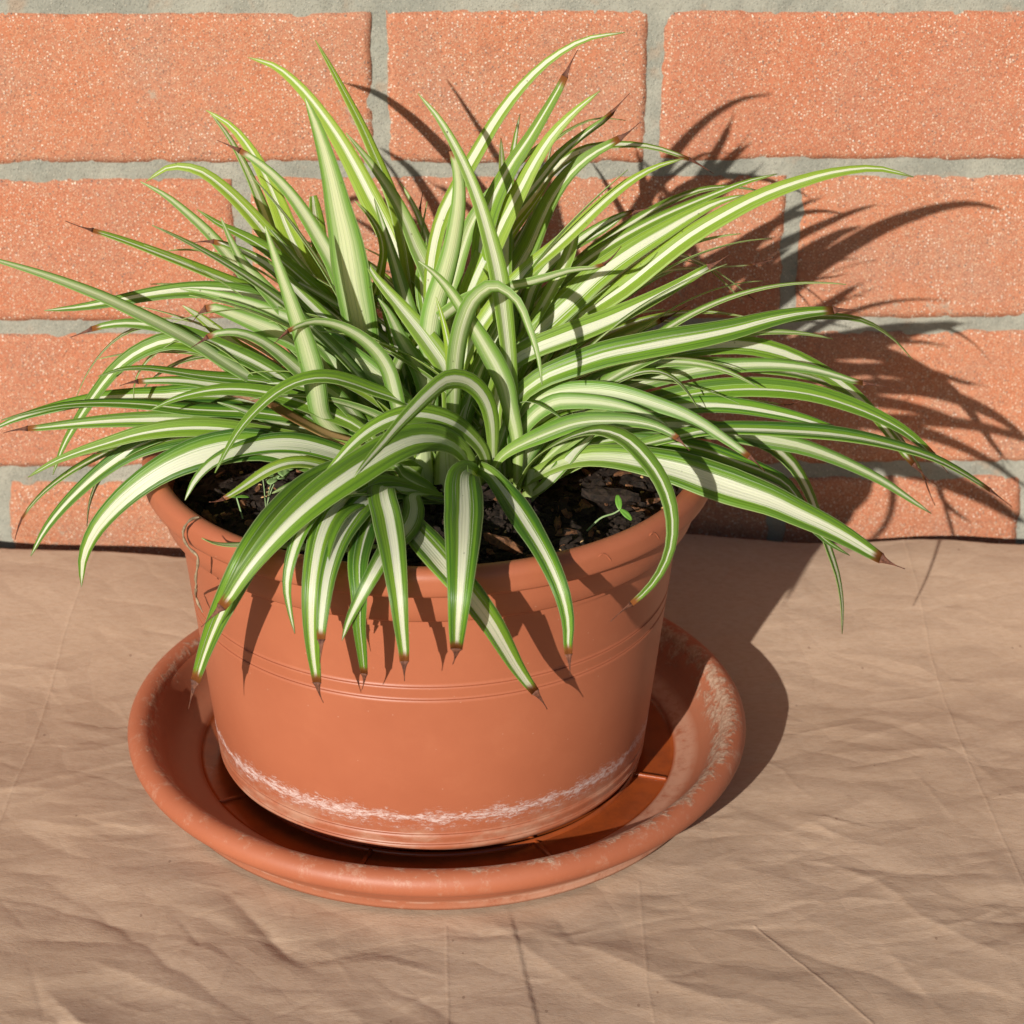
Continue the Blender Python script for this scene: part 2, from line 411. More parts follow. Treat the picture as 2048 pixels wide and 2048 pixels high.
MB = mat_brick(); MM = mat_mortar(); MP = mat_paper()
MPOT = terracotta('terracotta_pot', 'pot'); MSAU = terracotta('terracotta_saucer', 'saucer')
ML = mat_leaf()
MTIP = mat_simple('dried_leaf', (.060, .022, .014), (.16, .060, .032), 500, .7, .4)
MSOIL = mat_simple('damp_soil', (.009, .0065, .005), (.034, .021, .014), 420, .85, .9, 6, .22)
MBARK = mat_simple('bark', (.060, .030, .018), (.22, .095, .040), 420, .8, .8)
MSPECK = mat_simple('tan_grit', (.42, .24, .09), (.60, .42, .22), 600, .8, .3)
MTWIG = mat_simple('dry_stalk', (.21, .105, .06), (.33, .19, .11), 400, .8, .5)
MTEND = mat_simple('dry_tendril', (.17, .12, .07), (.32, .24, .15), 500, .8, .5)
MSEED = mat_simple('seedling_green', (.09, .22, .025), (.14, .29, .04), 300, .45, .1)
MSTEM = mat_simple('seedling_stem', (.20, .30, .12), (.28, .36, .18), 300, .45, .1)
MWEED = mat_simple('weed_green', (.16, .27, .09), (.25, .36, .14), 300, .5, .1)
MGROUND = mat_simple('ground_concrete', (.17, .155, .135), (.25, .23, .20), 60, .9, .6)

# ------------------------------------------------------------------ ground
xs = np.linspace(-3, 3, 25); ys = np.linspace(-4, .06, 19)
gx, gy = np.meshgrid(xs, ys)
g = mesh_np('ground', np.stack([gx.ravel(), gy.ravel(), np.full(gx.size, -.006)], 1), grid_faces(25, 19), MGROUND)
tag(g, kind='structure')

# ------------------------------------------------------------------ brick wall
wall = empty('brick_wall', (0, 0, 0))
tag(wall, 'orange-red sanded brick wall with thick grey mortar joints behind the potted plant', 'wall')
NX, NZ = 560, 320
mx, mz = np.meshgrid(np.linspace(-.62, .66, NX), np.linspace(-.04, .69, NZ))
my = .0004 - .0016 * (fbm(mx * 55, mz * 55, 4, 3) - .47) - .0016 * (fbm(mx * 260, mz * 260, 2, 9) - .4)
V = np.stack([mx.ravel(), my.ravel(), mz.ravel()], 1)
mesh_np('mortar', V, grid_faces(NX, NZ), MM, wall)
# solid backing behind the joints
def box_vf(x0, x1, y0, y1, z0, z1):
    V = [(x, y, z) for z in (z0, z1) for y in (y0, y1) for x in (x0, x1)]
    F = [(0, 1, 3, 2), (4, 6, 7, 5), (0, 4, 5, 1), (2, 3, 7, 6), (0, 2, 6, 4), (1, 5, 7, 3)]
    return np.array(V, float), np.array(F)
bv_, bf_ = box_vf(-.62, .66, .012, .13, -.04, .69)
mesh_np('wall_core', bv_, bf_, MM, wall, smooth=False)

def brick(x0, x1, z0, z1, seed):
    """brick whose face is a fine grid with worn, uneven arrises; origin at the brick's centre"""
    w, h = x1 - x0, z1 - z0
    nu = max(12, int(w / .0032)); nv = max(10, int(h / .0032))
    a = np.linspace(-1, 1, nu); b = np.linspace(-1, 1, nv)
    A, B = np.meshgrid(a, b)
    X = A * w / 2; Z = B * h / 2
    wx, wz = X + x0 + w / 2, Z + z0 + h / 2
    # uneven outline
    X = X + np.sign(A) * np.abs(A) ** 14 * (fbm(wz * 120, wx * 0 + seed, 4, seed) - .5) * .0020
    Z = Z + np.sign(B) * np.abs(B) ** 10 * (fbm(wx * 110, wz * 0 + seed * 2, 4, seed + 5) - .5) * .0020
    dx = w / 2 * (1 - np.abs(A)); dz = h / 2 * (1 - np.abs(B))
    e = np.minimum(dx, dz); rr = .0005 + .0010 * vnoise(wx * 110, wz * 110, seed + 3)
    q = np.clip(e / rr, 0, 1); round_ = (1 - np.sqrt(1 - (1 - q) ** 2 + 1e-9)) * rr * 1.0
    Y = -.0007 + round_ * 1.0 + (fbm(wx * 60, wz * 60, 4, seed + 11) - .47) * .0012
    front = np.stack([X.ravel(), Y.ravel(), Z.ravel()], 1)
    F = grid_faces(nu, nv)
    # sides run back into the wall
    loop = list(range(nu)) + [i * nu + nu - 1 for i in range(1, nv)] + [(nv - 1) * nu + i for i in range(nu - 2, -1, -1)] + [i * nu for i in range(nv - 2, 0, -1)]
    back = front[loop].copy(); back[:, 1] = .0118
    V = np.concatenate([front, back]); n0 = len(front); m = len(loop)
    S = np.array([(loop[i], n0 + i, n0 + (i + 1) % m, loop[(i + 1) % m]) for i in range(m)])
    o = mesh_np('brick', V, np.concatenate([F, S]), MB, wall)
    o.location = (x0 + w / 2, 0, z0 + h / 2)
    return o
JT = .0076; CO = .08; ZJ = .2004
rng = random.Random(11); seed = 0
for row in range(-5, 4):                       # row 0 sits just above the joint at ZJ
    zb = ZJ + row * CO + JT / 2; zt = zb + CO - JT
    if zt < -.03: continue
    zb = max(zb, -.035)
    per = .395; x = -1.2 + (-.0469 if row % 2 == 0 else -.0469 + per / 2)
    jn = []
    k = -3
    while True:
        h0 = (-.0469 if row % 2 == 0 else .1517) + k * per
        jn += [h0, h0 + .1290]
        if h0 > .9: break
        k += 1
    jn = sorted(jn)
    for a, b in zip(jn[:-1], jn[1:]):
        if b < -.55 or a > .60: continue
        seed += 1
        d = lambda: rng.uniform(-.0007, .0007)
        brick(a + JT / 2 + d(), b - JT / 2 + d(), zb + d(), zt + d(), seed)

# ------------------------------------------------------------------ kraft paper sheet
def paper_height(X, Y):
    H = np.zeros_like(X)
    rs = np.random.RandomState(5)
    front = np.clip((-Y - .03) / .28, 0, 1)
    # soft undulation
    H += .0024 * (fbm(X * 9 + 3, Y * 14 + X * 4, 3, 21) - .45)
    H += .0009 * (fbm(X * 26 + Y * 12, Y * 44 - X * 9, 3, 31) - .45) * (.5 + .8 * front)
    xa, ya = X[0], None
    xmin, xmax = X[0, 0], X[0, -1]; nx = X.shape[1]
    # crumple: many short creases, each a sharp drop on one side and a long soft slope on the other
    def crease(cx, cy, ang, L, amp, ws, wh):
        i0 = int(np.clip((cx - L - .01 - xmin) / (xmax - xmin) * (nx - 1), 0, nx - 1)); i1 = int(np.clip((cx + L + .01 - xmin) / (xmax - xmin) * (nx - 1), 0, nx))
        if i1 <= i0 + 2: return
        m = 4 * max(ws, wh) + L * abs(math.sin(ang)) + .005
        yc = Y[:, (i0 + i1) // 2]; jj = np.where(np.abs(yc - cy) < m + .004)[0]
        if len(jj) < 2: return
        sl = (slice(jj[0], jj[-1] + 1), slice(i0, i1))
        x, y = X[sl], Y[sl]
        dx, dy = math.cos(ang), math.sin(ang)
        U = (x - cx) * dx + (y - cy) * dy
        W = -(x - cx) * dy + (y - cy) * dx
        W = W + .10 * L * (vnoise(U / L * 2.2 + cx * 40 + 50, U * 0 + cy * 50 + 50, 7) - .5) + .03 * L * (vnoise(U / L * 11 + cx * 40 + 50, U * 0 + cy * 50 + 50, 8) - .5)
        env = np.clip(1 - (U / L) ** 2, 0, 1) ** 1.3
        prof = np.where(W > 0, np.exp(-W / ws), np.exp(W / wh))
        H[sl] += amp * env * prof
    for i in range(430):
        cx = rs.uniform(-.36, .38); cy = -.02 - .48 * rs.rand() ** .8
        near = np.clip((-cy - .03) / .26, 0, 1)
        left = 1.35 if (cx < -.02 and cy < -.22) else 1.0
        ang = rs.normal(-.22 if cx < .06 else .06, .50)
        L = rs.uniform(.010, .040) * (1.9 if rs.rand() < .18 else 1)
        amp = rs.uniform(.00016, .00074) * (.35 + .90 * near) * left
        sgn = 1 if rs.rand() < .5 else -1
        ws, wh = rs.uniform(.006, .022), rs.uniform(.0022, .0080)
        if rs.rand() < .35: ws, wh = wh, ws
        if rs.rand() < .30: wh *= .28; amp *= .62
        if rs.rand() < .20: ws *= .22; amp *= .55
        crease(cx, cy, ang, L, sgn * amp, ws, wh)
    # a few long crisp folds in the crumpled part
    for i in range(34):
        cx = rs.uniform(-.26, .26); cy = rs.uniform(-.43, -.20)
        if abs(cx - SAU[0]) < .12 and cy > -.30: continue
        ang = rs.normal(-.25 if cx < .02 else .04, .38)
        crease(cx, cy, ang, rs.uniform(.035, .095), rs.uniform(.0006, .0012) * rs.choice([1, -1]), rs.uniform(.010, .026), rs.uniform(.003, .008))
    # hairline crackle: thin raised or sunk creases in every direction
    for i in range(260):
        cx = rs.uniform(-.34, .36); cy = -.03 - .42 * rs.rand() ** .85
        ang = rs.normal(-.05, .75)
        crease(cx, cy, ang, rs.uniform(.006, .030), rs.choice([1, 1, -1]) * rs.uniform(.00010, .00036), rs.uniform(.0009, .0022), rs.uniform(.0008, .0016))
    # long straight fold lines
    for pts, amp, w in FOLDS:
        for (xa, ya), (xb, yb) in zip(pts[:-1], pts[1:]):
            L = math.hypot(xb - xa, yb - ya); dx, dy = (xb - xa) / L, (yb - ya) / L
            U = (X - xa) * dx + (Y - ya) * dy; W = -(X - xa) * dy + (Y - ya) * dx + .0007 * (vnoise(U * 140 + 9, U * 0, 5) - .5)
            on = (U >= 0) & (U < L)
            H += np.where(on, amp * (.4 + 1.2 * vnoise(U * 90 + 33, U * 0, 3)) * np.exp(-np.abs(W) / w), 0)
    # the sheet changes level along a torn overlap near the front
    seam = .0075 + .012 * np.clip((-.325 - Y) / .1, -.2, 1)
    H += np.where(Y < -.300, .0007 * (1 - np.clip((X - seam) / .0006, 0, 1)) * np.exp(-np.clip(seam - X, 0, 1) / .035), 0)
    # far edge lifted off the ground
    t = np.clip((Y + .165) / .135, 0, 1)
    H += (.0165 + .0022 * np.sin(X * 21 + 1.1) - .0012 * np.sin(X * 47)) * t * t * (3 - 2 * t)
    # pressed flat under the saucer
    rr = np.hypot(X - SAU[0], Y - SAU[1]); k = np.clip((rr - .116) / .018, 0, 1); k = k * k * (3 - 2 * k)
    return (H - .0022) * (.06 + .94 * k) - .0020 * (1 - k)
NXp, NYp = 860, 620
px = np.linspace(-.38, .40, NXp); tt = np.linspace(0, 1, NYp)
edge = np.interp(px, [-.40, -.2416, -.20, -.1506, -.08, 0, .1033, .16, .2144, .235, .2567, .2751, .42],
                 [-.030, -.0310, -.034, -.0390, -.034, -.026, -.0210, -.023, -.0255, -.029, -.0355, -.0350, -.033])
edge = np.convolve(np.pad(edge, 12, 'edge'), np.ones(25) / 25, 'valid') + .0012 * (fbm(px * 140, px * 0, 3, 77) - .45)
PXg = np.repeat(px[None], NYp, 0); PYg = edge[None] * (1 - tt[:, None]) + (-.56) * tt[:, None]
PZg = paper_height(PXg, PYg)
pap = mesh_np('kraft_paper', np.stack([PXg.ravel(), PYg.ravel(), PZg.ravel()], 1), grid_faces(NXp, NYp)[:, ::-1], MP)
sm = pap.modifiers.new('thickness', 'SOLIDIFY'); sm.thickness = .00035; sm.offset = -1
tag(pap, 'crumpled brown kraft paper sheet spread on the ground under the saucer', 'paper sheet')

# ------------------------------------------------------------------ saucer
sauc = empty('plant_saucer', (SAU[0], SAU[1], 0))
tag(sauc, 'round terracotta-coloured plastic saucer with a fat rolled rim and limescale, under the pot', 'saucer')
FL = .0052
prof = [(0.0, .0012), (.104, .0012), (.1115, .0014), (.1165, .0030), (.1215, .0085), (.1235, .0125)]
prof_out = [(0.0, .0016), (.1090, .0016), (.1168, .0005), (.1186, .0006), (.1192, .0022), (.1188, .0042), (.1216, .0072), (.1250, .0118), (.1272, .0152)]
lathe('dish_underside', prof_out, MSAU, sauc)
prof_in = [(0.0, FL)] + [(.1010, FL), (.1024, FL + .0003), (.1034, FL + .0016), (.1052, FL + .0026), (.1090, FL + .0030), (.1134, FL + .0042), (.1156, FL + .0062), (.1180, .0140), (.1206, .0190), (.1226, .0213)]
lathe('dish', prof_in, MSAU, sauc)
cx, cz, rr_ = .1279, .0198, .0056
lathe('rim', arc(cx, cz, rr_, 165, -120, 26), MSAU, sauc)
for k in range(8):
    a = R(-18 + 45 * k)
    rb, rf = box_vf(.066, .1026, -.0009, .0009, FL - .0006, FL + .0013)
    c, s = math.cos(a), math.sin(a)
    rb = np.stack([rb[:, 0] * c - rb[:, 1] * s, rb[:, 0] * s + rb[:, 1] * c, rb[:, 2]], 1)
    o = mesh_np('rib', rb, rf, MSAU, sauc, smooth=False)
    bm_ = o.modifiers.new('bevel', 'BEVEL'); bm_.width = .0006; bm_.segments = 2
lathe('floor_ring', [(.0865, FL - .0004), (.0868, FL + .0016), (.0880, FL + .0018), (.0884, FL - .0004)], MSAU, sauc)

# ------------------------------------------------------------------ pot
pot = empty('flower_pot', (POT[0], POT[1], 0))
tag(pot, 'round terracotta-coloured plastic flower pot with a rolled rim and white lime line', 'flower pot')
Z0 = .0100; Zt = .124
def rb_(z): return .0920 + (z - Z0) / (Zt - Z0) * .0120
outer = [(0.0, Z0 + .002), (.060, Z0 + .002), (.0895, Z0), (.0912, Z0 + .0004), (.0919, Z0 + .0014)]
z = Z0 + .002
grooves = [.0138, .0190, .0852, .0912]
zs = [q for q in np.linspace(Z0 + .002, Zt, 70) if all(abs(q - g_) > .0008 for g_ in grooves)]
sec = [(q, [(rb_(q), q)]) for q in zs]
for g_ in grooves:                       # each groove a narrow square-cut channel with hard edges
    rg_ = rb_(g_); a_, b_, dp = .00018, .00013, .0005
    sec.append((g_, [(rg_, g_ - a_), (rg_, g_ - a_), (rg_ - dp, g_ - b_), (rg_ - dp, g_ - b_), (rg_ - dp, g_ + b_), (rg_ - dp, g_ + b_), (rg_, g_ + a_), (rg_, g_ + a_)]))
for _, pts in sorted(sec, key=lambda q: q[0]): outer += pts
lathe('body', outer, MPOT, pot, n=200)
lathe('collar', [(.1036, Zt + .0004), (.1072, Zt - .0001), (.1088, Zt + .0003), (.1096, Zt + .0012), (.1106, .1306), (.1112, .1376), (.1112, .1386)], MPOT, pot, n=200)
lathe('rim', [(.1108, .1388), (.1154, .1383), (.1165, .1386), (.1171, .1396), (.1173, .1420)] + arc(.1130, .1452, .0043, -4, 184, 20) + [(.1081, .1420), (.1074, .1380), (.1064, .1320), (.1050, .1200)], MPOT, pot, n=200)
for a0, zz in ((-44, .1442), (-57, .1440)):
    pts = []
    for i in range(9):
        f = i / 8; a = R(a0 + 3.2 * f); rr2 = .1173 - .0002 * math.sin(f * math.pi) ; 
        pts.append((math.cos(a) * rr2, math.sin(a) * rr2, zz - .004 * (f - .5) + .0022 * math.sin(f * math.pi)))
    v_, f_ = tube(pts, [.0001] + [.00034] * 7 + [.0001], 8)
    mesh_np('moulding_mark', v_, f_, MPOT, pot)

# ------------------------------------------------------------------ soil
SR = .1066
nr, na = 90, 260
rr2, aa = np.meshgrid(np.linspace(0.0008, SR, nr), np.linspace(0, 2 * np.pi, na, endpoint=False))
sx, sy = rr2 * np.cos(aa), rr2 * np.sin(aa)
sz = .1325 + .0075 * (fbm(sx * 70 + 9, sy * 70, 4, 51) - .47) + .0030 * (fbm(sx * 330, sy * 330, 3, 61) - .4) - .003 * np.clip((rr2 - .09) / .012, 0, 1)
Vs = [np.stack([sx.T.ravel(), sy.T.ravel(), sz.T.ravel()], 1)]
Fs = [np.concatenate([grid_faces(na, nr, True)])]
Mi = [np.zeros(len(Fs[0]), int)]
# clods and bark crumbs
ico = bmesh.new(); bmesh.ops.create_icosphere(ico, subdivisions=2, radius=1.0)
ico.verts.ensure_lookup_table()
IV = np.array([v_.co[:] for v_ in ico.verts]); IF = np.array([[v_.index for v_ in f_.verts] for f_ in ico.faces]); ico.free()
rs = np.random.RandomState(8); off = len(Vs[0])
tri_V, tri_F, tri_M = [], [], []; toff = 0
for i in range(3400):
    r_ = SR * .985 * math.sqrt(rs.rand()); a_ = rs.rand() * 2 * np.pi
    x_, y_ = r_ * math.cos(a_), r_ * math.sin(a_)
    q = rs.rand()
    size = (.0007 + .0030 * rs.rand() ** 3.4)
    mi = 0
    if q > .955: mi, size = 2, rs.uniform(.0006, .0013)
    elif q > .87: mi, size = 1, rs.uniform(.0008, .0028)
    sc = np.array([1, rs.uniform(.45, 1), rs.uniform(.35, .8)]) * size
    if mi == 1 or rs.rand() < .2: sc[0] *= 1.9
    seedv = rs.rand() * 100
    P = IV.copy()
    nn = np.array([mnoise.noise(Vector((p_[0] * 1.7 + seedv, p_[1] * 1.7, p_[2] * 1.7))) + .5 * mnoise.noise(Vector((p_[0] * 4 + seedv, p_[1] * 4, p_[2] * 4))) for p_ in P])
    P = P * (1 + .55 * nn)[:, None] * sc
    q4 = rs.rand(3) * 6.28; ca, sa = math.cos(q4[0]), math.sin(q4[0]); cb, sb = math.cos((q4[1] - 3) * .16), math.sin((q4[1] - 3) * .16)
    P = np.stack([P[:, 0] * cb - P[:, 2] * sb, P[:, 1], P[:, 0] * sb + P[:, 2] * cb], 1)
    P = np.stack([P[:, 0] * ca - P[:, 1] * sa, P[:, 0] * sa + P[:, 1] * ca, P[:, 2]], 1)
    zz = .1325 + .0075 * (float(fbm(np.array([x_ * 70 + 9]), np.array([y_ * 70]), 4, 51)[0]) - .47) - .003 * max(0, (r_ - .09) / .012)
    P += np.array([x_, y_, zz + size * .25])
    tri_V.append(P); tri_F.append(IF + toff); tri_M.append(np.full(len(IF), mi)); toff += len(P)
base_V = Vs[0]; q_ = Fs[0]
base_T = np.concatenate([q_[:, [0, 1, 2]], q_[:, [0, 2, 3]]])
SV = np.concatenate([base_V] + tri_V); SF = np.concatenate([base_T] + [np.concatenate(tri_F) + len(base_V)])
SM = np.concatenate([np.zeros(len(base_T), int), np.concatenate(tri_M)])
soil = mesh_np('potting_soil', SV, SF, None, None, smooth=False, mats=[MSOIL, MBARK, MSPECK], fm=SM)
soil.location = (POT[0], POT[1], 0)
soil.data.polygons.foreach_set('use_smooth', np.arange(len(SF)) < len(base_T))
tag(soil, 'dark damp potting soil with bark crumbs filling the pot', 'soil', kind='stuff')

def chip(name, c, L, W, T, rz, tilt, seed, mat, label):
    rs_ = np.random.RandomState(seed); n = 9
    V = []
    for i in range(n):
        f = i / (n - 1); w = W * (1 - abs(2 * f - 1) ** 2.4) * (.8 + .3 * rs_.rand()) + W * .12
        for k in range(8):
            a = k / 8 * 2 * np.pi
            V.append((L * (f - .5), .5 * w * math.cos(a) + .0008 * rs_.randn() * .5, .5 * T * math.sin(a) * (.7 + .5 * rs_.rand())))
    o = mesh_np(name, V, grid_faces(8, n, True), mat, None, smooth=False)
    o.location = c; o.rotation_euler = (0.15, tilt, rz)
    tag(o, label, 'bark chip')
    return o
chip('bark_chip', (.0052, -.2735, .1372), .017, .0062, .004, R(-28), .15, 1, MBARK, 'orange-brown bark chip lying on the soil just inside the front rim')
chip('bark_chip', (.0495, -.2335, .1385), .024, .0085, .005, R(-6), .05, 2, MSOIL, 'long black bark chip lying on the soil beside the green seedling')

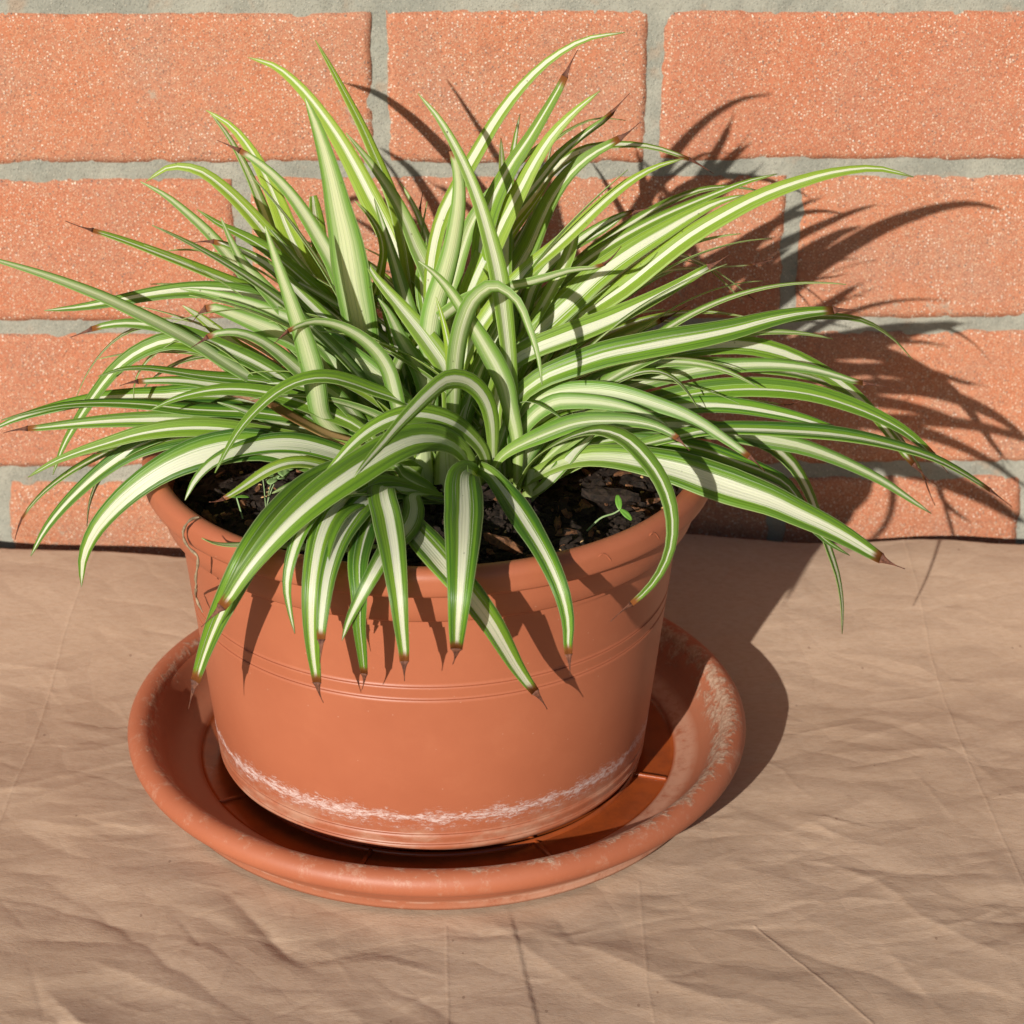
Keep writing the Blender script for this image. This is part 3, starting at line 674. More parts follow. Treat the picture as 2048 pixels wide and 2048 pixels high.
# ------------------------------------------------------------------ spider plant
LEAVES = [
(95,(22, 100, 0, 0),0,"-154,-1797,1287 -186,-1736,1417 -218,-1673,1546 -251,-1608,1675 -286,-1542,1802 -324,-1474,1927 -367,-1404,2049 -421,-1333,2166 -486,-1260,2277 -550,-1186,2387 -620,-1110,2492 -700,-1034,2590 -789,-958,2679 -894,-881,2748 -1018,-807,2770","-97,-20,-14 -97,-20,-14 -96,-21,-17 -94,-24,-24 -90,-28,-34 -86,-30,-41 -74,-35,-57 -40,-43,-81"),
(74,(12, 85, 0, 0),0,"-175,-1797,1287 -200,-1743,1406 -226,-1691,1526 -251,-1640,1646 -277,-1590,1767 -302,-1542,1889 -323,-1496,2012 -342,-1451,2136 -369,-1407,2258 -413,-1365,2377 -464,-1324,2493 -518,-1285,2609 -578,-1248,2721 -640,-1212,2834 -705,-1177,2944","-84,-54,7 -84,-55,6 -83,-55,5 -83,-55,7 -81,-58,-3 -77,-62,-14 -74,-64,-19 -72,-65,-22"),
(167,(45, 35, 85, 0),0,"-386,-1827,1302 -454,-1851,1403 -502,-1874,1515 -515,-1896,1636 -512,-1917,1758 -513,-1938,1880 -524,-1959,2002 -541,-1979,2123 -555,-1999,2245 -568,-2018,2367 -588,-2037,2488 -607,-2056,2609 -631,-2073,2730 -661,-2090,2849 -699,-2107,2966","83,-26,50 94,-29,19 94,-34,-7 95,-32,6 95,-32,5 94,-31,11 94,-31,17 92,-30,25"),
(73,(35, 35, 30, 0),0,"-369,-1647,1255 -423,-1626,1358 -477,-1606,1462 -532,-1585,1565 -586,-1564,1669 -640,-1543,1773 -692,-1522,1878 -740,-1500,1984 -808,-1479,2078 -881,-1456,2168 -924,-1435,2277 -966,-1413,2386 -1014,-1391,2492 -1071,-1369,2594 -1142,-1347,2686","-65,-74,-19 -65,-74,-19 -65,-73,-19 -66,-73,-17 -59,-76,-27 -68,-72,-12 -66,-73,-18 -59,-76,-28"),
(98,(25, 100, 0, 0),0,"-336,-1647,1255 -395,-1635,1361 -454,-1622,1467 -514,-1608,1573 -571,-1594,1680 -626,-1580,1789 -671,-1565,1901 -717,-1550,2014 -776,-1534,2119 -825,-1517,2230 -866,-1501,2344 -913,-1483,2455 -971,-1465,2561 -1047,-1446,2655 -1149,-1427,2718","-83,-36,-42 -83,-36,-42 -85,-35,-40 -89,-32,-32 -86,-35,-38 -90,-32,-30 -80,-37,-47 -53,-42,-73"),
(88,(28, 85, 0, 0),0,"-366,-1747,1300 -426,-1724,1405 -486,-1701,1510 -546,-1679,1615 -606,-1657,1720 -665,-1637,1826 -722,-1618,1933 -779,-1599,2040 -846,-1582,2141 -918,-1565,2240 -996,-1549,2333 -1082,-1535,2419 -1182,-1521,2489 -1300,-1508,2500 -1403,-1497,2435","-79,-51,-34 -79,-51,-34 -79,-51,-34 -79,-51,-33 -73,-53,-42 -66,-56,-51 -34,-60,-72 40,-56,-72"),
(75,(35, 34, 80, 0),0,"-377,-1747,1277 -440,-1743,1373 -502,-1738,1470 -564,-1732,1566 -627,-1726,1662 -690,-1718,1757 -756,-1709,1850 -829,-1699,1939 -913,-1688,2016 -998,-1675,2091 -1070,-1662,2179 -1144,-1648,2266 -1227,-1632,2344 -1315,-1615,2415 -1415,-1597,2468","-71,-56,-43 -71,-56,-43 -71,-56,-43 -68,-57,-46 -58,-59,-55 -67,-57,-47 -59,-59,-55 -45,-61,-65"),
(86,(40, 34, 75, 5),0,"-332,-1897,1311 -377,-1921,1397 -421,-1944,1484 -465,-1966,1571 -509,-1986,1658 -555,-2005,1745 -603,-2023,1831 -655,-2039,1914 -721,-2054,1988 -789,-2067,2060 -851,-2077,2138 -911,-2086,2217 -969,-2092,2298 -1010,-2095,2389 -1044,-2097,2483","-77,-40,-50 -77,-40,-49 -77,-40,-49 -74,-42,-52 -61,-46,-65 -68,-45,-58 -78,-42,-47 -87,-37,-32"),
(82,(15, 31, 0, 10),0,"-302,-1797,1276 -342,-1788,1373 -381,-1779,1470 -420,-1771,1567 -459,-1764,1664 -500,-1758,1760 -546,-1752,1855 -603,-1748,1943 -674,-1745,2019 -749,-1743,2093 -825,-1741,2165 -906,-1741,2232 -995,-1742,2287 -1088,-1744,2336 -1172,-1747,2398","-78,-58,-26 -78,-58,-26 -77,-58,-28 -71,-60,-37 -56,-64,-52 -50,-65,-56 -36,-67,-65 -43,-66,-61"),
(71,(35, 28, 0, 3),0,"-312,-1847,1288 -353,-1861,1381 -393,-1875,1474 -433,-1887,1568 -474,-1898,1662 -516,-1908,1755 -561,-1917,1847 -614,-1924,1935 -680,-1930,2013 -748,-1934,2089 -816,-1936,2167 -892,-1937,2235 -981,-1935,2286 -1077,-1932,2322 -1179,-1927,2331","-63,-68,-38 -63,-68,-37 -63,-68,-36 -60,-70,-39 -50,-72,-48 -48,-73,-49 -30,-74,-60 -10,-73,-67"),
(95,(30, 35, 90, 0),0,"-361,-2047,1369 -428,-2093,1431 -497,-2139,1493 -566,-2183,1556 -629,-2224,1625 -670,-2263,1710 -682,-2297,1806 -690,-2330,1904 -705,-2361,2001 -723,-2390,2098 -746,-2417,2194 -769,-2442,2291 -794,-2463,2389 -818,-2482,2487 -841,-2497,2586","67,4,75 66,3,75 83,0,56 99,-13,5 98,-12,13 97,-11,20 97,-11,22 97,-12,20"),
(78,(45, 35, 70, 4),0,"-282,-1747,1265 -327,-1747,1376 -372,-1747,1487 -417,-1747,1597 -462,-1747,1708 -506,-1747,1820 -548,-1747,1932 -585,-1747,2046 -625,-1747,2158 -678,-1747,2265 -735,-1747,2371 -800,-1747,2471 -879,-1747,2561 -973,-1747,2635 -1078,-1747,2692","-82,-46,-33 -82,-46,-33 -82,-46,-33 -84,-45,-29 -81,-47,-35 -75,-49,-44 -58,-53,-61 -39,-55,-73"),
(75,(30, 48, 0, 0),1,"-262,-1547,1221 -286,-1604,1294 -313,-1657,1370 -349,-1685,1453 -396,-1643,1523 -442,-1578,1578 -488,-1520,1639 -536,-1478,1711 -584,-1451,1790 -631,-1434,1873 -674,-1423,1958 -695,-1415,2051 -704,-1408,2147 -714,-1402,2242 -723,-1397,2338","-66,-47,-58 -66,-53,-53 -84,-51,-18 -83,-52,-19 -76,-58,-29 -80,-56,-23 -86,-51,-5 -85,-52,-6"),
(73,(30, 71, 0, 0),0,"-260,-1747,1276 -295,-1729,1355 -331,-1711,1434 -367,-1693,1512 -403,-1676,1591 -437,-1663,1672 -468,-1654,1754 -491,-1648,1839 -487,-1646,1926 -463,-1647,2011 -441,-1651,2096 -427,-1658,2183 -440,-1669,2269 -479,-1682,2347 -534,-1697,2415","-61,-79,-9 -61,-79,-10 -60,-79,-11 -60,-79,-12 -65,-75,11 -66,-75,9 -55,-78,-28 -35,-81,-47"),
(87,(35, 65, 60, 0),0,"-165,-1847,1275 -166,-1824,1381 -167,-1801,1487 -169,-1779,1593 -173,-1758,1700 -181,-1737,1806 -193,-1718,1912 -213,-1700,2018 -247,-1682,2119 -292,-1666,2216 -332,-1650,2316 -380,-1635,2412 -438,-1622,2503 -503,-1609,2589 -570,-1597,2673","-90,-43,8 -90,-43,8 -90,-44,4 -89,-46,-5 -82,-52,-24 -80,-53,-28 -71,-57,-41 -67,-58,-45"),
(78,(30, 65, 35, 0),0,"116,-2227,1364 118,-2246,1486 113,-2264,1609 99,-2278,1731 87,-2289,1853 78,-2296,1977 65,-2299,2100 50,-2298,2223 30,-2293,2344 1,-2282,2464 -33,-2266,2582 -75,-2244,2696 -127,-2217,2805 -190,-2184,2907 -268,-2147,2994","-92,-40,-5 -90,-43,-12 -89,-43,-11 -89,-44,-10 -87,-46,-15 -85,-48,-20 -81,-51,-30 -73,-54,-43"),
(92,(45, 35, 95, 6),0,"-196,-2047,1322 -227,-2039,1430 -238,-2033,1543 -237,-2030,1656 -235,-2030,1769 -235,-2033,1882 -229,-2039,1994 -208,-2048,2105 -176,-2061,2213 -148,-2076,2321 -128,-2094,2431 -115,-2116,2541 -114,-2140,2652 -134,-2167,2759 -168,-2197,2863","96,2,28 100,0,4 100,0,-1 99,1,-12 96,3,-27 99,3,-14 100,-2,8 96,-8,28"),
(71,(40, 70, 0, 0),0,"-175,-1847,1287 -189,-1843,1444 -203,-1840,1601 -216,-1837,1758 -228,-1834,1915 -230,-1832,2073 -215,-1829,2230 -179,-1828,2383 -111,-1826,2525 -35,-1825,2663 43,-1825,2800 137,-1825,2927 249,-1825,3037 385,-1826,3117 539,-1827,3145","-85,52,-9 -85,52,-8 -84,53,-5 -81,58,13 -69,63,35 -64,65,41 -45,68,59 -12,69,71"),
(91,(13, 35, 0, 7),0,"-28,-1897,1321 -28,-1896,1453 -28,-1895,1585 -28,-1894,1717 -28,-1893,1850 -28,-1891,1982 -26,-1890,2114 -22,-1888,2247 -5,-1886,2377 37,-1883,2503 97,-1880,2620 169,-1877,2732 235,-1874,2846 297,-1871,2963 343,-1867,3087","-92,39,0 -92,39,-1 -92,39,0 -92,40,1 -87,45,19 -75,51,42 -76,51,40 -82,49,29"),
(100,(35, 85, 0, 0),0,"-59,-1897,1309 -67,-1901,1435 -76,-1903,1562 -84,-1905,1688 -91,-1905,1814 -94,-1905,1941 -76,-1902,2065 -31,-1898,2184 22,-1893,2298 76,-1886,2412 135,-1878,2524 193,-1868,2636 261,-1856,2741 348,-1842,2832 446,-1827,2911","-97,22,-5 -97,21,-6 -97,23,-4 -92,32,23 -85,38,38 -83,38,40 -74,42,53 -60,45,66"),
(74,(30, 35, 50, 0),0,"-101,-1797,1275 -111,-1797,1384 -122,-1797,1494 -133,-1797,1603 -144,-1797,1713 -153,-1797,1822 -159,-1797,1932 -155,-1797,2042 -128,-1797,2149 -97,-1797,2254 -61,-1797,2358 -4,-1797,2452 65,-1797,2537 141,-1797,2617 219,-1797,2695","-99,7,-9 -99,7,-10 -99,8,-9 -99,11,-1 -94,21,26 -87,26,41 -71,33,62 -66,34,67"),
(62,(20, 35, 0, 0),0,"64,-1547,1231 69,-1534,1354 73,-1520,1478 77,-1506,1601 81,-1492,1725 85,-1478,1849 90,-1464,1972 96,-1450,2096 105,-1436,2219 121,-1421,2341 166,-1406,2455 253,-1392,2543 352,-1377,2616 466,-1362,2660 588,-1347,2647","-36,93,-9 -36,93,-9 -36,93,-9 -36,93,-9 -36,93,-7 -31,95,7 -19,98,10 -12,99,-3"),
(75,(40, 35, 0, 12),0,"18,-1697,1264 11,-1684,1391 3,-1670,1518 -5,-1656,1646 -12,-1643,1773 -17,-1629,1900 -17,-1615,2028 -2,-1600,2154 52,-1586,2269 139,-1571,2362 221,-1557,2458 302,-1542,2557 400,-1527,2638 504,-1512,2712 584,-1497,2810","-81,57,-10 -81,57,-11 -81,57,-10 -81,59,-2 -65,68,35 -60,69,40 -49,72,49 -61,69,39"),
(95,(25, 35, 0, 6),0,"28,-1747,1275 32,-1731,1392 36,-1715,1509 40,-1700,1626 46,-1686,1743 56,-1673,1860 76,-1661,1976 117,-1649,2086 175,-1639,2189 220,-1630,2297 270,-1621,2404 337,-1614,2501 425,-1607,2579 528,-1602,2637 628,-1597,2699","-95,31,-1 -95,31,-1 -95,32,3 -90,38,21 -83,43,36 -79,45,42 -52,52,68 -47,52,71"),
(72,(40, 35, 0, 7),0,"41,-1597,1230 38,-1555,1368 32,-1517,1508 26,-1484,1649 26,-1456,1791 35,-1432,1933 68,-1414,2072 130,-1400,2202 205,-1391,2326 289,-1387,2444 406,-1389,2526 547,-1396,2555 691,-1408,2549 829,-1426,2511 961,-1447,2455","-64,73,-24 -64,74,-21 -64,76,-12 -60,79,11 -50,82,28 -18,86,47 16,88,44 30,88,36"),
(74,(30, 95, 0, 0),0,"-134,-2097,1368 -145,-2098,1492 -143,-2098,1617 -127,-2094,1740 -97,-2088,1861 -48,-2079,1975 18,-2066,2079 97,-2050,2175 186,-2031,2259 283,-2008,2335 375,-1982,2415 466,-1952,2495 564,-1919,2565 671,-1884,2616 788,-1847,2640","-92,39,-8 -90,44,6 -83,50,25 -70,57,43 -59,60,53 -62,60,51 -54,61,58 -34,64,69"),
(73,(40, 30, 0, 3),0,"57,-1847,1297 73,-1831,1393 88,-1815,1489 103,-1800,1586 118,-1786,1683 133,-1773,1779 150,-1760,1876 169,-1749,1972 199,-1739,2066 256,-1729,2145 330,-1721,2210 408,-1713,2270 491,-1707,2323 581,-1702,2363 679,-1697,2375","-67,74,-2 -67,74,-2 -66,75,0 -66,75,3 -59,78,21 -40,83,39 -29,85,44 -9,88,47"),
(71,(20, 28, 0, 0),0,"62,-1647,1252 93,-1616,1371 124,-1586,1491 154,-1557,1610 188,-1528,1729 229,-1501,1846 295,-1474,1950 387,-1448,2034 481,-1423,2115 584,-1399,2185 692,-1376,2248 805,-1355,2302 924,-1334,2339 1049,-1315,2345 1172,-1297,2322","-57,82,-6 -56,82,-6 -56,83,-2 -47,87,15 -39,89,23 -32,91,26 -20,94,28 -9,96,25"),
(72,(40, 34, 0, 6),0,"79,-1847,1297 92,-1827,1427 105,-1806,1558 119,-1785,1689 137,-1764,1818 178,-1742,1942 267,-1721,2037 371,-1699,2117 479,-1677,2191 593,-1655,2256 711,-1634,2314 832,-1612,2363 955,-1590,2408 1079,-1569,2451 1207,-1547,2478","-73,68,-3 -73,68,-3 -72,70,5 -51,78,37 -43,80,43 -36,81,46 -31,82,48 -25,83,50"),
(119,(50, 63, 0, 0),0,"54,-1997,1332 70,-1986,1448 86,-1975,1564 104,-1962,1681 128,-1948,1795 179,-1933,1899 261,-1917,1982 348,-1899,2061 433,-1881,2140 527,-1861,2209 625,-1840,2271 726,-1818,2327 828,-1795,2382 934,-1771,2429 1047,-1747,2454","-88,47,8 -88,47,8 -83,52,22 -61,61,51 -58,62,53 -49,64,59 -45,64,62 -30,66,69"),
(89,(30, 75, 0, 0),0,"76,-1947,1308 110,-1935,1469 145,-1922,1630 192,-1909,1787 288,-1894,1918 426,-1880,2007 563,-1864,2097 690,-1849,2201 820,-1832,2301 960,-1816,2386 1106,-1798,2460 1260,-1781,2516 1419,-1763,2554 1582,-1745,2563 1740,-1727,2521","-90,40,16 -89,41,20 -61,54,58 -53,56,64 -51,56,65 -38,57,73 -18,57,80 16,53,83"),
(93,(45, 45, 0, 1),0,"51,-2147,1379 37,-2155,1485 28,-2161,1592 30,-2164,1699 43,-2165,1806 93,-2163,1899 185,-2157,1954 285,-2149,1992 385,-2137,2027 485,-2121,2063 583,-2103,2104 679,-2081,2146 774,-2056,2190 867,-2027,2236 962,-1997,2275","-98,13,-12 -98,17,-2 -91,30,29 -41,49,77 -35,49,80 -43,49,76 -49,48,73 -46,48,75"),
(116,(22, 16, 0, 6),0,"111,-2197,1379 100,-2218,1512 93,-2236,1646 119,-2251,1776 215,-2260,1866 338,-2262,1921 466,-2257,1965 598,-2246,1990 731,-2227,2009 863,-2202,2023 993,-2171,2040 1121,-2133,2061 1249,-2091,2071 1375,-2045,2065 1501,-1997,2052","-90,43,-1 -87,48,12 -38,67,63 -22,70,68 -20,70,69 -28,69,67 -24,68,70 -18,67,72"),
(73,(10, 7, 0, 0),0,"140,-1897,1308 213,-1852,1425 286,-1809,1544 368,-1770,1657 477,-1732,1744 612,-1700,1786 753,-1670,1807 896,-1644,1817 1039,-1621,1820 1182,-1601,1842 1326,-1584,1856 1470,-1570,1857 1612,-1560,1829 1735,-1552,1752 1834,-1547,1647","-51,86,-2 -49,87,2 -36,91,19 -21,94,26 -17,95,26 -12,96,27 2,97,23 10,98,15"),
(74,(30, 24, 0, 4),0,"137,-1997,1331 226,-1975,1468 319,-1952,1603 437,-1929,1715 586,-1905,1781 745,-1882,1817 907,-1859,1838 1070,-1837,1833 1227,-1815,1789 1373,-1794,1715 1507,-1774,1621 1624,-1754,1507 1725,-1735,1378 1824,-1716,1248 1935,-1697,1127","-76,50,41 -69,53,49 -33,60,73 -12,61,78 23,57,79 50,50,70 68,43,59 62,46,64"),
(75,(35, 1, 0, 6),0,"139,-1947,1308 242,-1913,1436 349,-1881,1560 483,-1848,1654 640,-1818,1701 803,-1789,1727 967,-1762,1715 1131,-1736,1689 1293,-1712,1659 1449,-1689,1603 1589,-1668,1513 1711,-1648,1401 1820,-1630,1275 1906,-1613,1133 1966,-1597,977","-46,88,14 -42,89,20 -24,92,30 -11,94,32 -5,95,32 7,96,28 15,96,23 20,96,18"),
(74,(30, 4, 40, 8),0,"126,-2047,1332 192,-2043,1436 264,-2038,1536 354,-2032,1620 465,-2024,1675 580,-2016,1719 699,-2006,1752 819,-1996,1778 941,-1984,1794 1064,-1972,1798 1187,-1958,1792 1308,-1944,1773 1426,-1929,1738 1541,-1914,1696 1662,-1897,1674","-55,77,32 -49,79,38 -28,82,50 -20,83,53 -13,83,55 -4,83,56 8,82,57 -1,82,57"),
(85,(12, 15, 0, 3),0,"124,-2097,1344 209,-2093,1467 312,-2087,1574 451,-2081,1628 596,-2073,1665 743,-2064,1696 890,-2055,1721 1039,-2044,1729 1188,-2032,1719 1335,-2019,1691 1476,-2006,1642 1612,-1992,1579 1739,-1977,1501 1850,-1962,1402 1949,-1947,1291","-65,63,42 -42,69,59 -20,71,67 -13,71,69 3,70,71 22,68,70 41,63,66 57,58,58"),
(69,(30, 0, 50, 25),0,"136,-2047,1343 212,-2010,1376 289,-1976,1412 366,-1944,1449 445,-1915,1486 525,-1889,1520 610,-1867,1546 698,-1848,1557 788,-1831,1562 878,-1818,1567 969,-1808,1572 1059,-1801,1573 1150,-1797,1563 1240,-1796,1547 1331,-1797,1537","-42,91,-4 -38,92,-3 -32,95,0 -24,97,4 -16,99,5 -10,99,5 -3,100,2 2,100,2"),
(75,(28, 0, 0, 0),0,"133,-2127,1353 212,-2134,1434 291,-2139,1514 375,-2144,1588 475,-2147,1640 585,-2148,1666 696,-2148,1684 808,-2147,1696 921,-2143,1699 1033,-2139,1686 1143,-2133,1663 1252,-2126,1634 1358,-2117,1597 1461,-2108,1553 1564,-2097,1507","-59,53,61 -56,53,63 -27,58,77 -11,58,81 2,57,82 16,55,82 27,53,80 31,52,80"),
(72,(30, 0, 0, 2),0,"164,-2217,1318 287,-2237,1422 425,-2254,1505 577,-2264,1562 734,-2267,1606 892,-2264,1639 1054,-2253,1636 1215,-2237,1620 1374,-2214,1598 1530,-2186,1561 1681,-2154,1510 1826,-2118,1447 1960,-2080,1364 2085,-2039,1269 2206,-1997,1169","-26,84,48 -16,86,49 -12,87,48 -4,87,49 -4,86,50 0,85,52 12,84,54 16,83,54"),
(80,(40, 0, 40, 5),0,"133,-2127,1346 231,-2137,1444 335,-2144,1534 461,-2150,1589 598,-2153,1605 736,-2153,1609 873,-2150,1595 1009,-2145,1567 1143,-2137,1536 1277,-2126,1503 1405,-2114,1452 1527,-2100,1390 1645,-2083,1319 1755,-2066,1237 1864,-2047,1154","-49,68,55 -35,70,62 -4,72,69 9,71,70 12,71,70 24,68,69 35,65,67 40,64,66"),
(79,(30, 5, 60, 5),0,"112,-2147,1367 110,-2163,1468 112,-2179,1568 133,-2197,1666 187,-2217,1749 274,-2239,1795 371,-2262,1814 470,-2287,1817 567,-2313,1806 663,-2341,1785 758,-2370,1760 847,-2400,1722 931,-2431,1674 1014,-2464,1623 1093,-2497,1569","-84,53,6 -79,58,19 -35,71,61 10,70,70 30,67,68 42,63,65 57,59,58 61,57,55"),
(73,(30, 4, 70, 2),0,"121,-2197,1368 120,-2205,1436 120,-2214,1504 126,-2225,1571 141,-2238,1636 175,-2252,1693 221,-2269,1741 275,-2289,1776 338,-2312,1789 401,-2337,1797 464,-2364,1800 525,-2394,1799 585,-2426,1793 643,-2461,1781 698,-2497,1764","-89,45,3 -87,47,11 -69,59,41 -31,67,67 12,65,75 28,62,73 43,58,69 55,53,64"),
(71,(30, 27, 0, 0),0,"125,-2047,1343 167,-2060,1402 209,-2073,1461 250,-2087,1519 292,-2100,1578 335,-2114,1635 381,-2127,1691 432,-2142,1741 488,-2156,1786 548,-2170,1825 613,-2185,1856 683,-2201,1865 748,-2216,1838 799,-2232,1787 840,-2247,1729","9,98,16 9,98,16 9,98,16 10,98,16 12,98,17 16,97,19 36,92,17 45,89,9"),
(62,(20, 3, 0, 0),0,"121,-2197,1368 117,-2201,1411 112,-2206,1453 108,-2212,1496 104,-2218,1538 101,-2226,1581 100,-2234,1623 102,-2243,1666 108,-2253,1707 121,-2264,1747 151,-2278,1772 191,-2293,1772 229,-2310,1760 264,-2328,1743 298,-2347,1724","64,76,14 64,75,16 64,75,17 66,74,14 66,75,5 40,91,-10 45,89,8 53,85,7"),
(78,(20, 6, 30, 2),0,"18,-2247,1392 23,-2274,1467 47,-2304,1536 94,-2335,1591 150,-2369,1638 207,-2404,1681 264,-2440,1723 323,-2477,1762 385,-2517,1792 449,-2558,1813 514,-2601,1830 578,-2646,1841 642,-2694,1842 702,-2744,1827 750,-2797,1793","-79,56,26 -43,69,58 -11,72,69 -4,71,70 15,68,71 29,65,70 52,57,64 79,43,45"),
(70,(15, 25, 0, 5),0,"118,-2297,1382 138,-2367,1478 168,-2438,1571 213,-2511,1656 272,-2585,1731 340,-2661,1797 417,-2739,1847 502,-2824,1852 576,-2908,1809 636,-2987,1740 667,-3058,1649 661,-3118,1544 613,-3166,1445 531,-3202,1364 431,-3227,1302","71,63,31 65,70,29 61,75,26 62,72,30 83,46,33 98,17,1 82,-3,-57 52,3,-85"),
(149,(50, 14, 0, 3),0,"141,-2197,1379 225,-2249,1454 315,-2300,1521 418,-2352,1564 529,-2402,1579 643,-2450,1577 758,-2492,1564 873,-2528,1536 989,-2557,1506 1106,-2577,1471 1218,-2591,1421 1329,-2600,1369 1436,-2603,1307 1538,-2602,1238 1643,-2597,1173","-14,74,66 1,74,68 27,72,64 35,71,61 32,72,62 35,70,62 39,68,62 37,68,63"),
(73,(30, 0, 0, 4),0,"134,-2097,1355 261,-2113,1436 393,-2127,1508 536,-2138,1554 685,-2145,1576 836,-2148,1579 987,-2148,1566 1131,-2144,1525 1246,-2137,1428 1324,-2127,1299 1379,-2115,1159 1432,-2101,1019 1482,-2085,877 1513,-2067,730 1526,-2047,581","-23,82,52 -16,83,53 -2,84,54 9,83,54 45,78,44 62,72,31 66,70,27 74,66,15"),
(73,(12, 0, 0, 0),0,"133,-2147,1367 229,-2165,1433 327,-2183,1498 430,-2200,1553 543,-2217,1578 660,-2234,1576 777,-2248,1566 892,-2256,1541 1002,-2257,1496 1110,-2251,1450 1212,-2242,1390 1280,-2231,1296 1330,-2220,1189 1409,-2209,1104 1505,-2198,1036","-27,75,60 -24,75,61 5,76,65 17,75,64 25,73,63 45,68,58 62,62,48 35,71,61"),
(71,(45, 11, 0, 10),0,"102,-1747,1274 155,-1690,1359 207,-1634,1446 260,-1581,1533 315,-1530,1621 373,-1481,1707 441,-1434,1788 520,-1389,1858 614,-1347,1910 718,-1308,1941 826,-1272,1954 936,-1238,1950 1047,-1206,1944 1158,-1176,1942 1269,-1147,1950","-58,80,-18 -57,81,-16 -54,83,-12 -50,87,-4 -39,92,3 -31,95,1 -27,96,-1 -25,97,2"),
(69,(45, 14, 0, 6),0,"127,-1647,1252 179,-1618,1355 232,-1579,1455 284,-1528,1550 338,-1475,1642 395,-1425,1735 457,-1380,1826 530,-1339,1911 621,-1302,1979 730,-1269,2015 845,-1239,2009 950,-1213,1959 1048,-1189,1895 1138,-1167,1820 1220,-1147,1736","-43,90,-3 -49,86,-13 -52,84,-16 -47,88,-7 -35,94,4 -26,97,-4 -30,95,-9 -33,94,-9"),
(41,(30, 11, 0, 0),0,"127,-1647,1252 174,-1628,1355 221,-1585,1450 267,-1513,1526 313,-1436,1598 363,-1364,1672 419,-1301,1751 485,-1247,1828 567,-1203,1894 664,-1164,1942 773,-1132,1955 883,-1104,1939 985,-1081,1893 1069,-1063,1817 1146,-1047,1733","-48,87,6 -62,77,-18 -70,68,-23 -61,79,-12 -44,90,4 -26,96,0 -31,94,-14 -37,92,-17"),
(74,(30, 12, 85, 16),0,"119,-1897,1308 155,-1858,1359 190,-1821,1413 226,-1789,1469 262,-1760,1526 300,-1735,1584 342,-1715,1642 392,-1698,1693 451,-1686,1735 514,-1678,1772 580,-1674,1805 646,-1674,1838 712,-1678,1872 775,-1686,1909 821,-1697,1965","-74,67,0 -72,70,2 -67,74,9 -58,78,22 -39,84,39 -25,86,45 -19,85,49 -37,80,47"),
(26,(30, 28, 30, 15),0,"-197,-1647,1254 -199,-1661,1335 -202,-1663,1418 -205,-1630,1493 -208,-1580,1559 -211,-1532,1627 -214,-1491,1699 -217,-1458,1775 -220,-1433,1853 -224,-1412,1933 -228,-1395,2014 -236,-1380,2095 -255,-1367,2175 -275,-1356,2255 -259,-1347,2334","-98,-19,-6 -98,-20,1 -99,-15,7 -98,-18,5 -98,-20,2 -98,-21,-3 -95,-24,-20 -96,-18,21"),
(20,(20, 28, 0, 0),0,"-186,-1647,1254 -193,-1669,1331 -200,-1681,1409 -209,-1670,1487 -218,-1639,1561 -227,-1606,1633 -237,-1578,1708 -246,-1556,1784 -254,-1538,1862 -263,-1522,1940 -271,-1507,2018 -277,-1492,2096 -273,-1477,2175 -258,-1462,2252 -243,-1447,2329","-96,-24,-15 -96,-28,-10 -96,-28,0 -96,-28,-2 -96,-28,-4 -96,-28,-3 -96,-25,16 -94,-24,23"),
(74,(35, 29, 50, 0),0,"-144,-2097,1357 -143,-2142,1459 -141,-2187,1562 -139,-2231,1665 -136,-2274,1769 -133,-2316,1873 -128,-2358,1977 -118,-2399,2081 -97,-2438,2183 -60,-2477,2282 14,-2518,2351 100,-2563,2309 146,-2602,2215 180,-2636,2114 197,-2667,2008","98,18,6 98,18,6 98,18,5 99,17,-1 96,14,-22 28,22,-94 -72,50,-48 -76,58,-29"),
(77,(45, 24, 0, 0),0,"30,-2167,1366 23,-2223,1461 18,-2280,1556 16,-2337,1650 10,-2396,1744 -6,-2455,1836 -39,-2517,1921 -92,-2583,1991 -162,-2659,2027 -228,-2746,2011 -288,-2835,1985 -345,-2926,1959 -399,-3019,1930 -452,-3112,1905 -502,-3207,1878","99,-10,1 99,-11,-3 99,-8,7 87,3,50 2,10,99 -48,5,88 -52,6,85 -57,6,82"),
(128,(35, 20, 0, 5),0,"-63,-2197,1380 -73,-2282,1484 -97,-2369,1584 -144,-2459,1672 -211,-2554,1738 -291,-2654,1779 -374,-2759,1790 -458,-2863,1782 -547,-2963,1764 -640,-3054,1732 -734,-3134,1679 -825,-3196,1602 -909,-3234,1505 -983,-3249,1394 -1072,-3247,1294","-94,-21,-26 -66,-40,-63 7,-52,-85 54,-45,-71 63,-43,-65 71,-40,-58 79,-34,-51 69,-38,-62"),
(127,(30, 14, 0, 3),0,"-196,-2147,1312 -266,-2218,1417 -348,-2295,1507 -449,-2384,1556 -551,-2485,1574 -641,-2597,1583 -716,-2721,1583 -779,-2850,1572 -839,-2980,1550 -906,-3090,1489 -973,-3124,1369 -1032,-3105,1239 -1082,-3076,1106 -1126,-3054,970 -1169,-3041,833","-45,-57,-69 -6,-60,-80 46,-51,-73 73,-37,-58 85,-30,-43 85,-32,-41 90,-25,-36 92,-24,-31"),
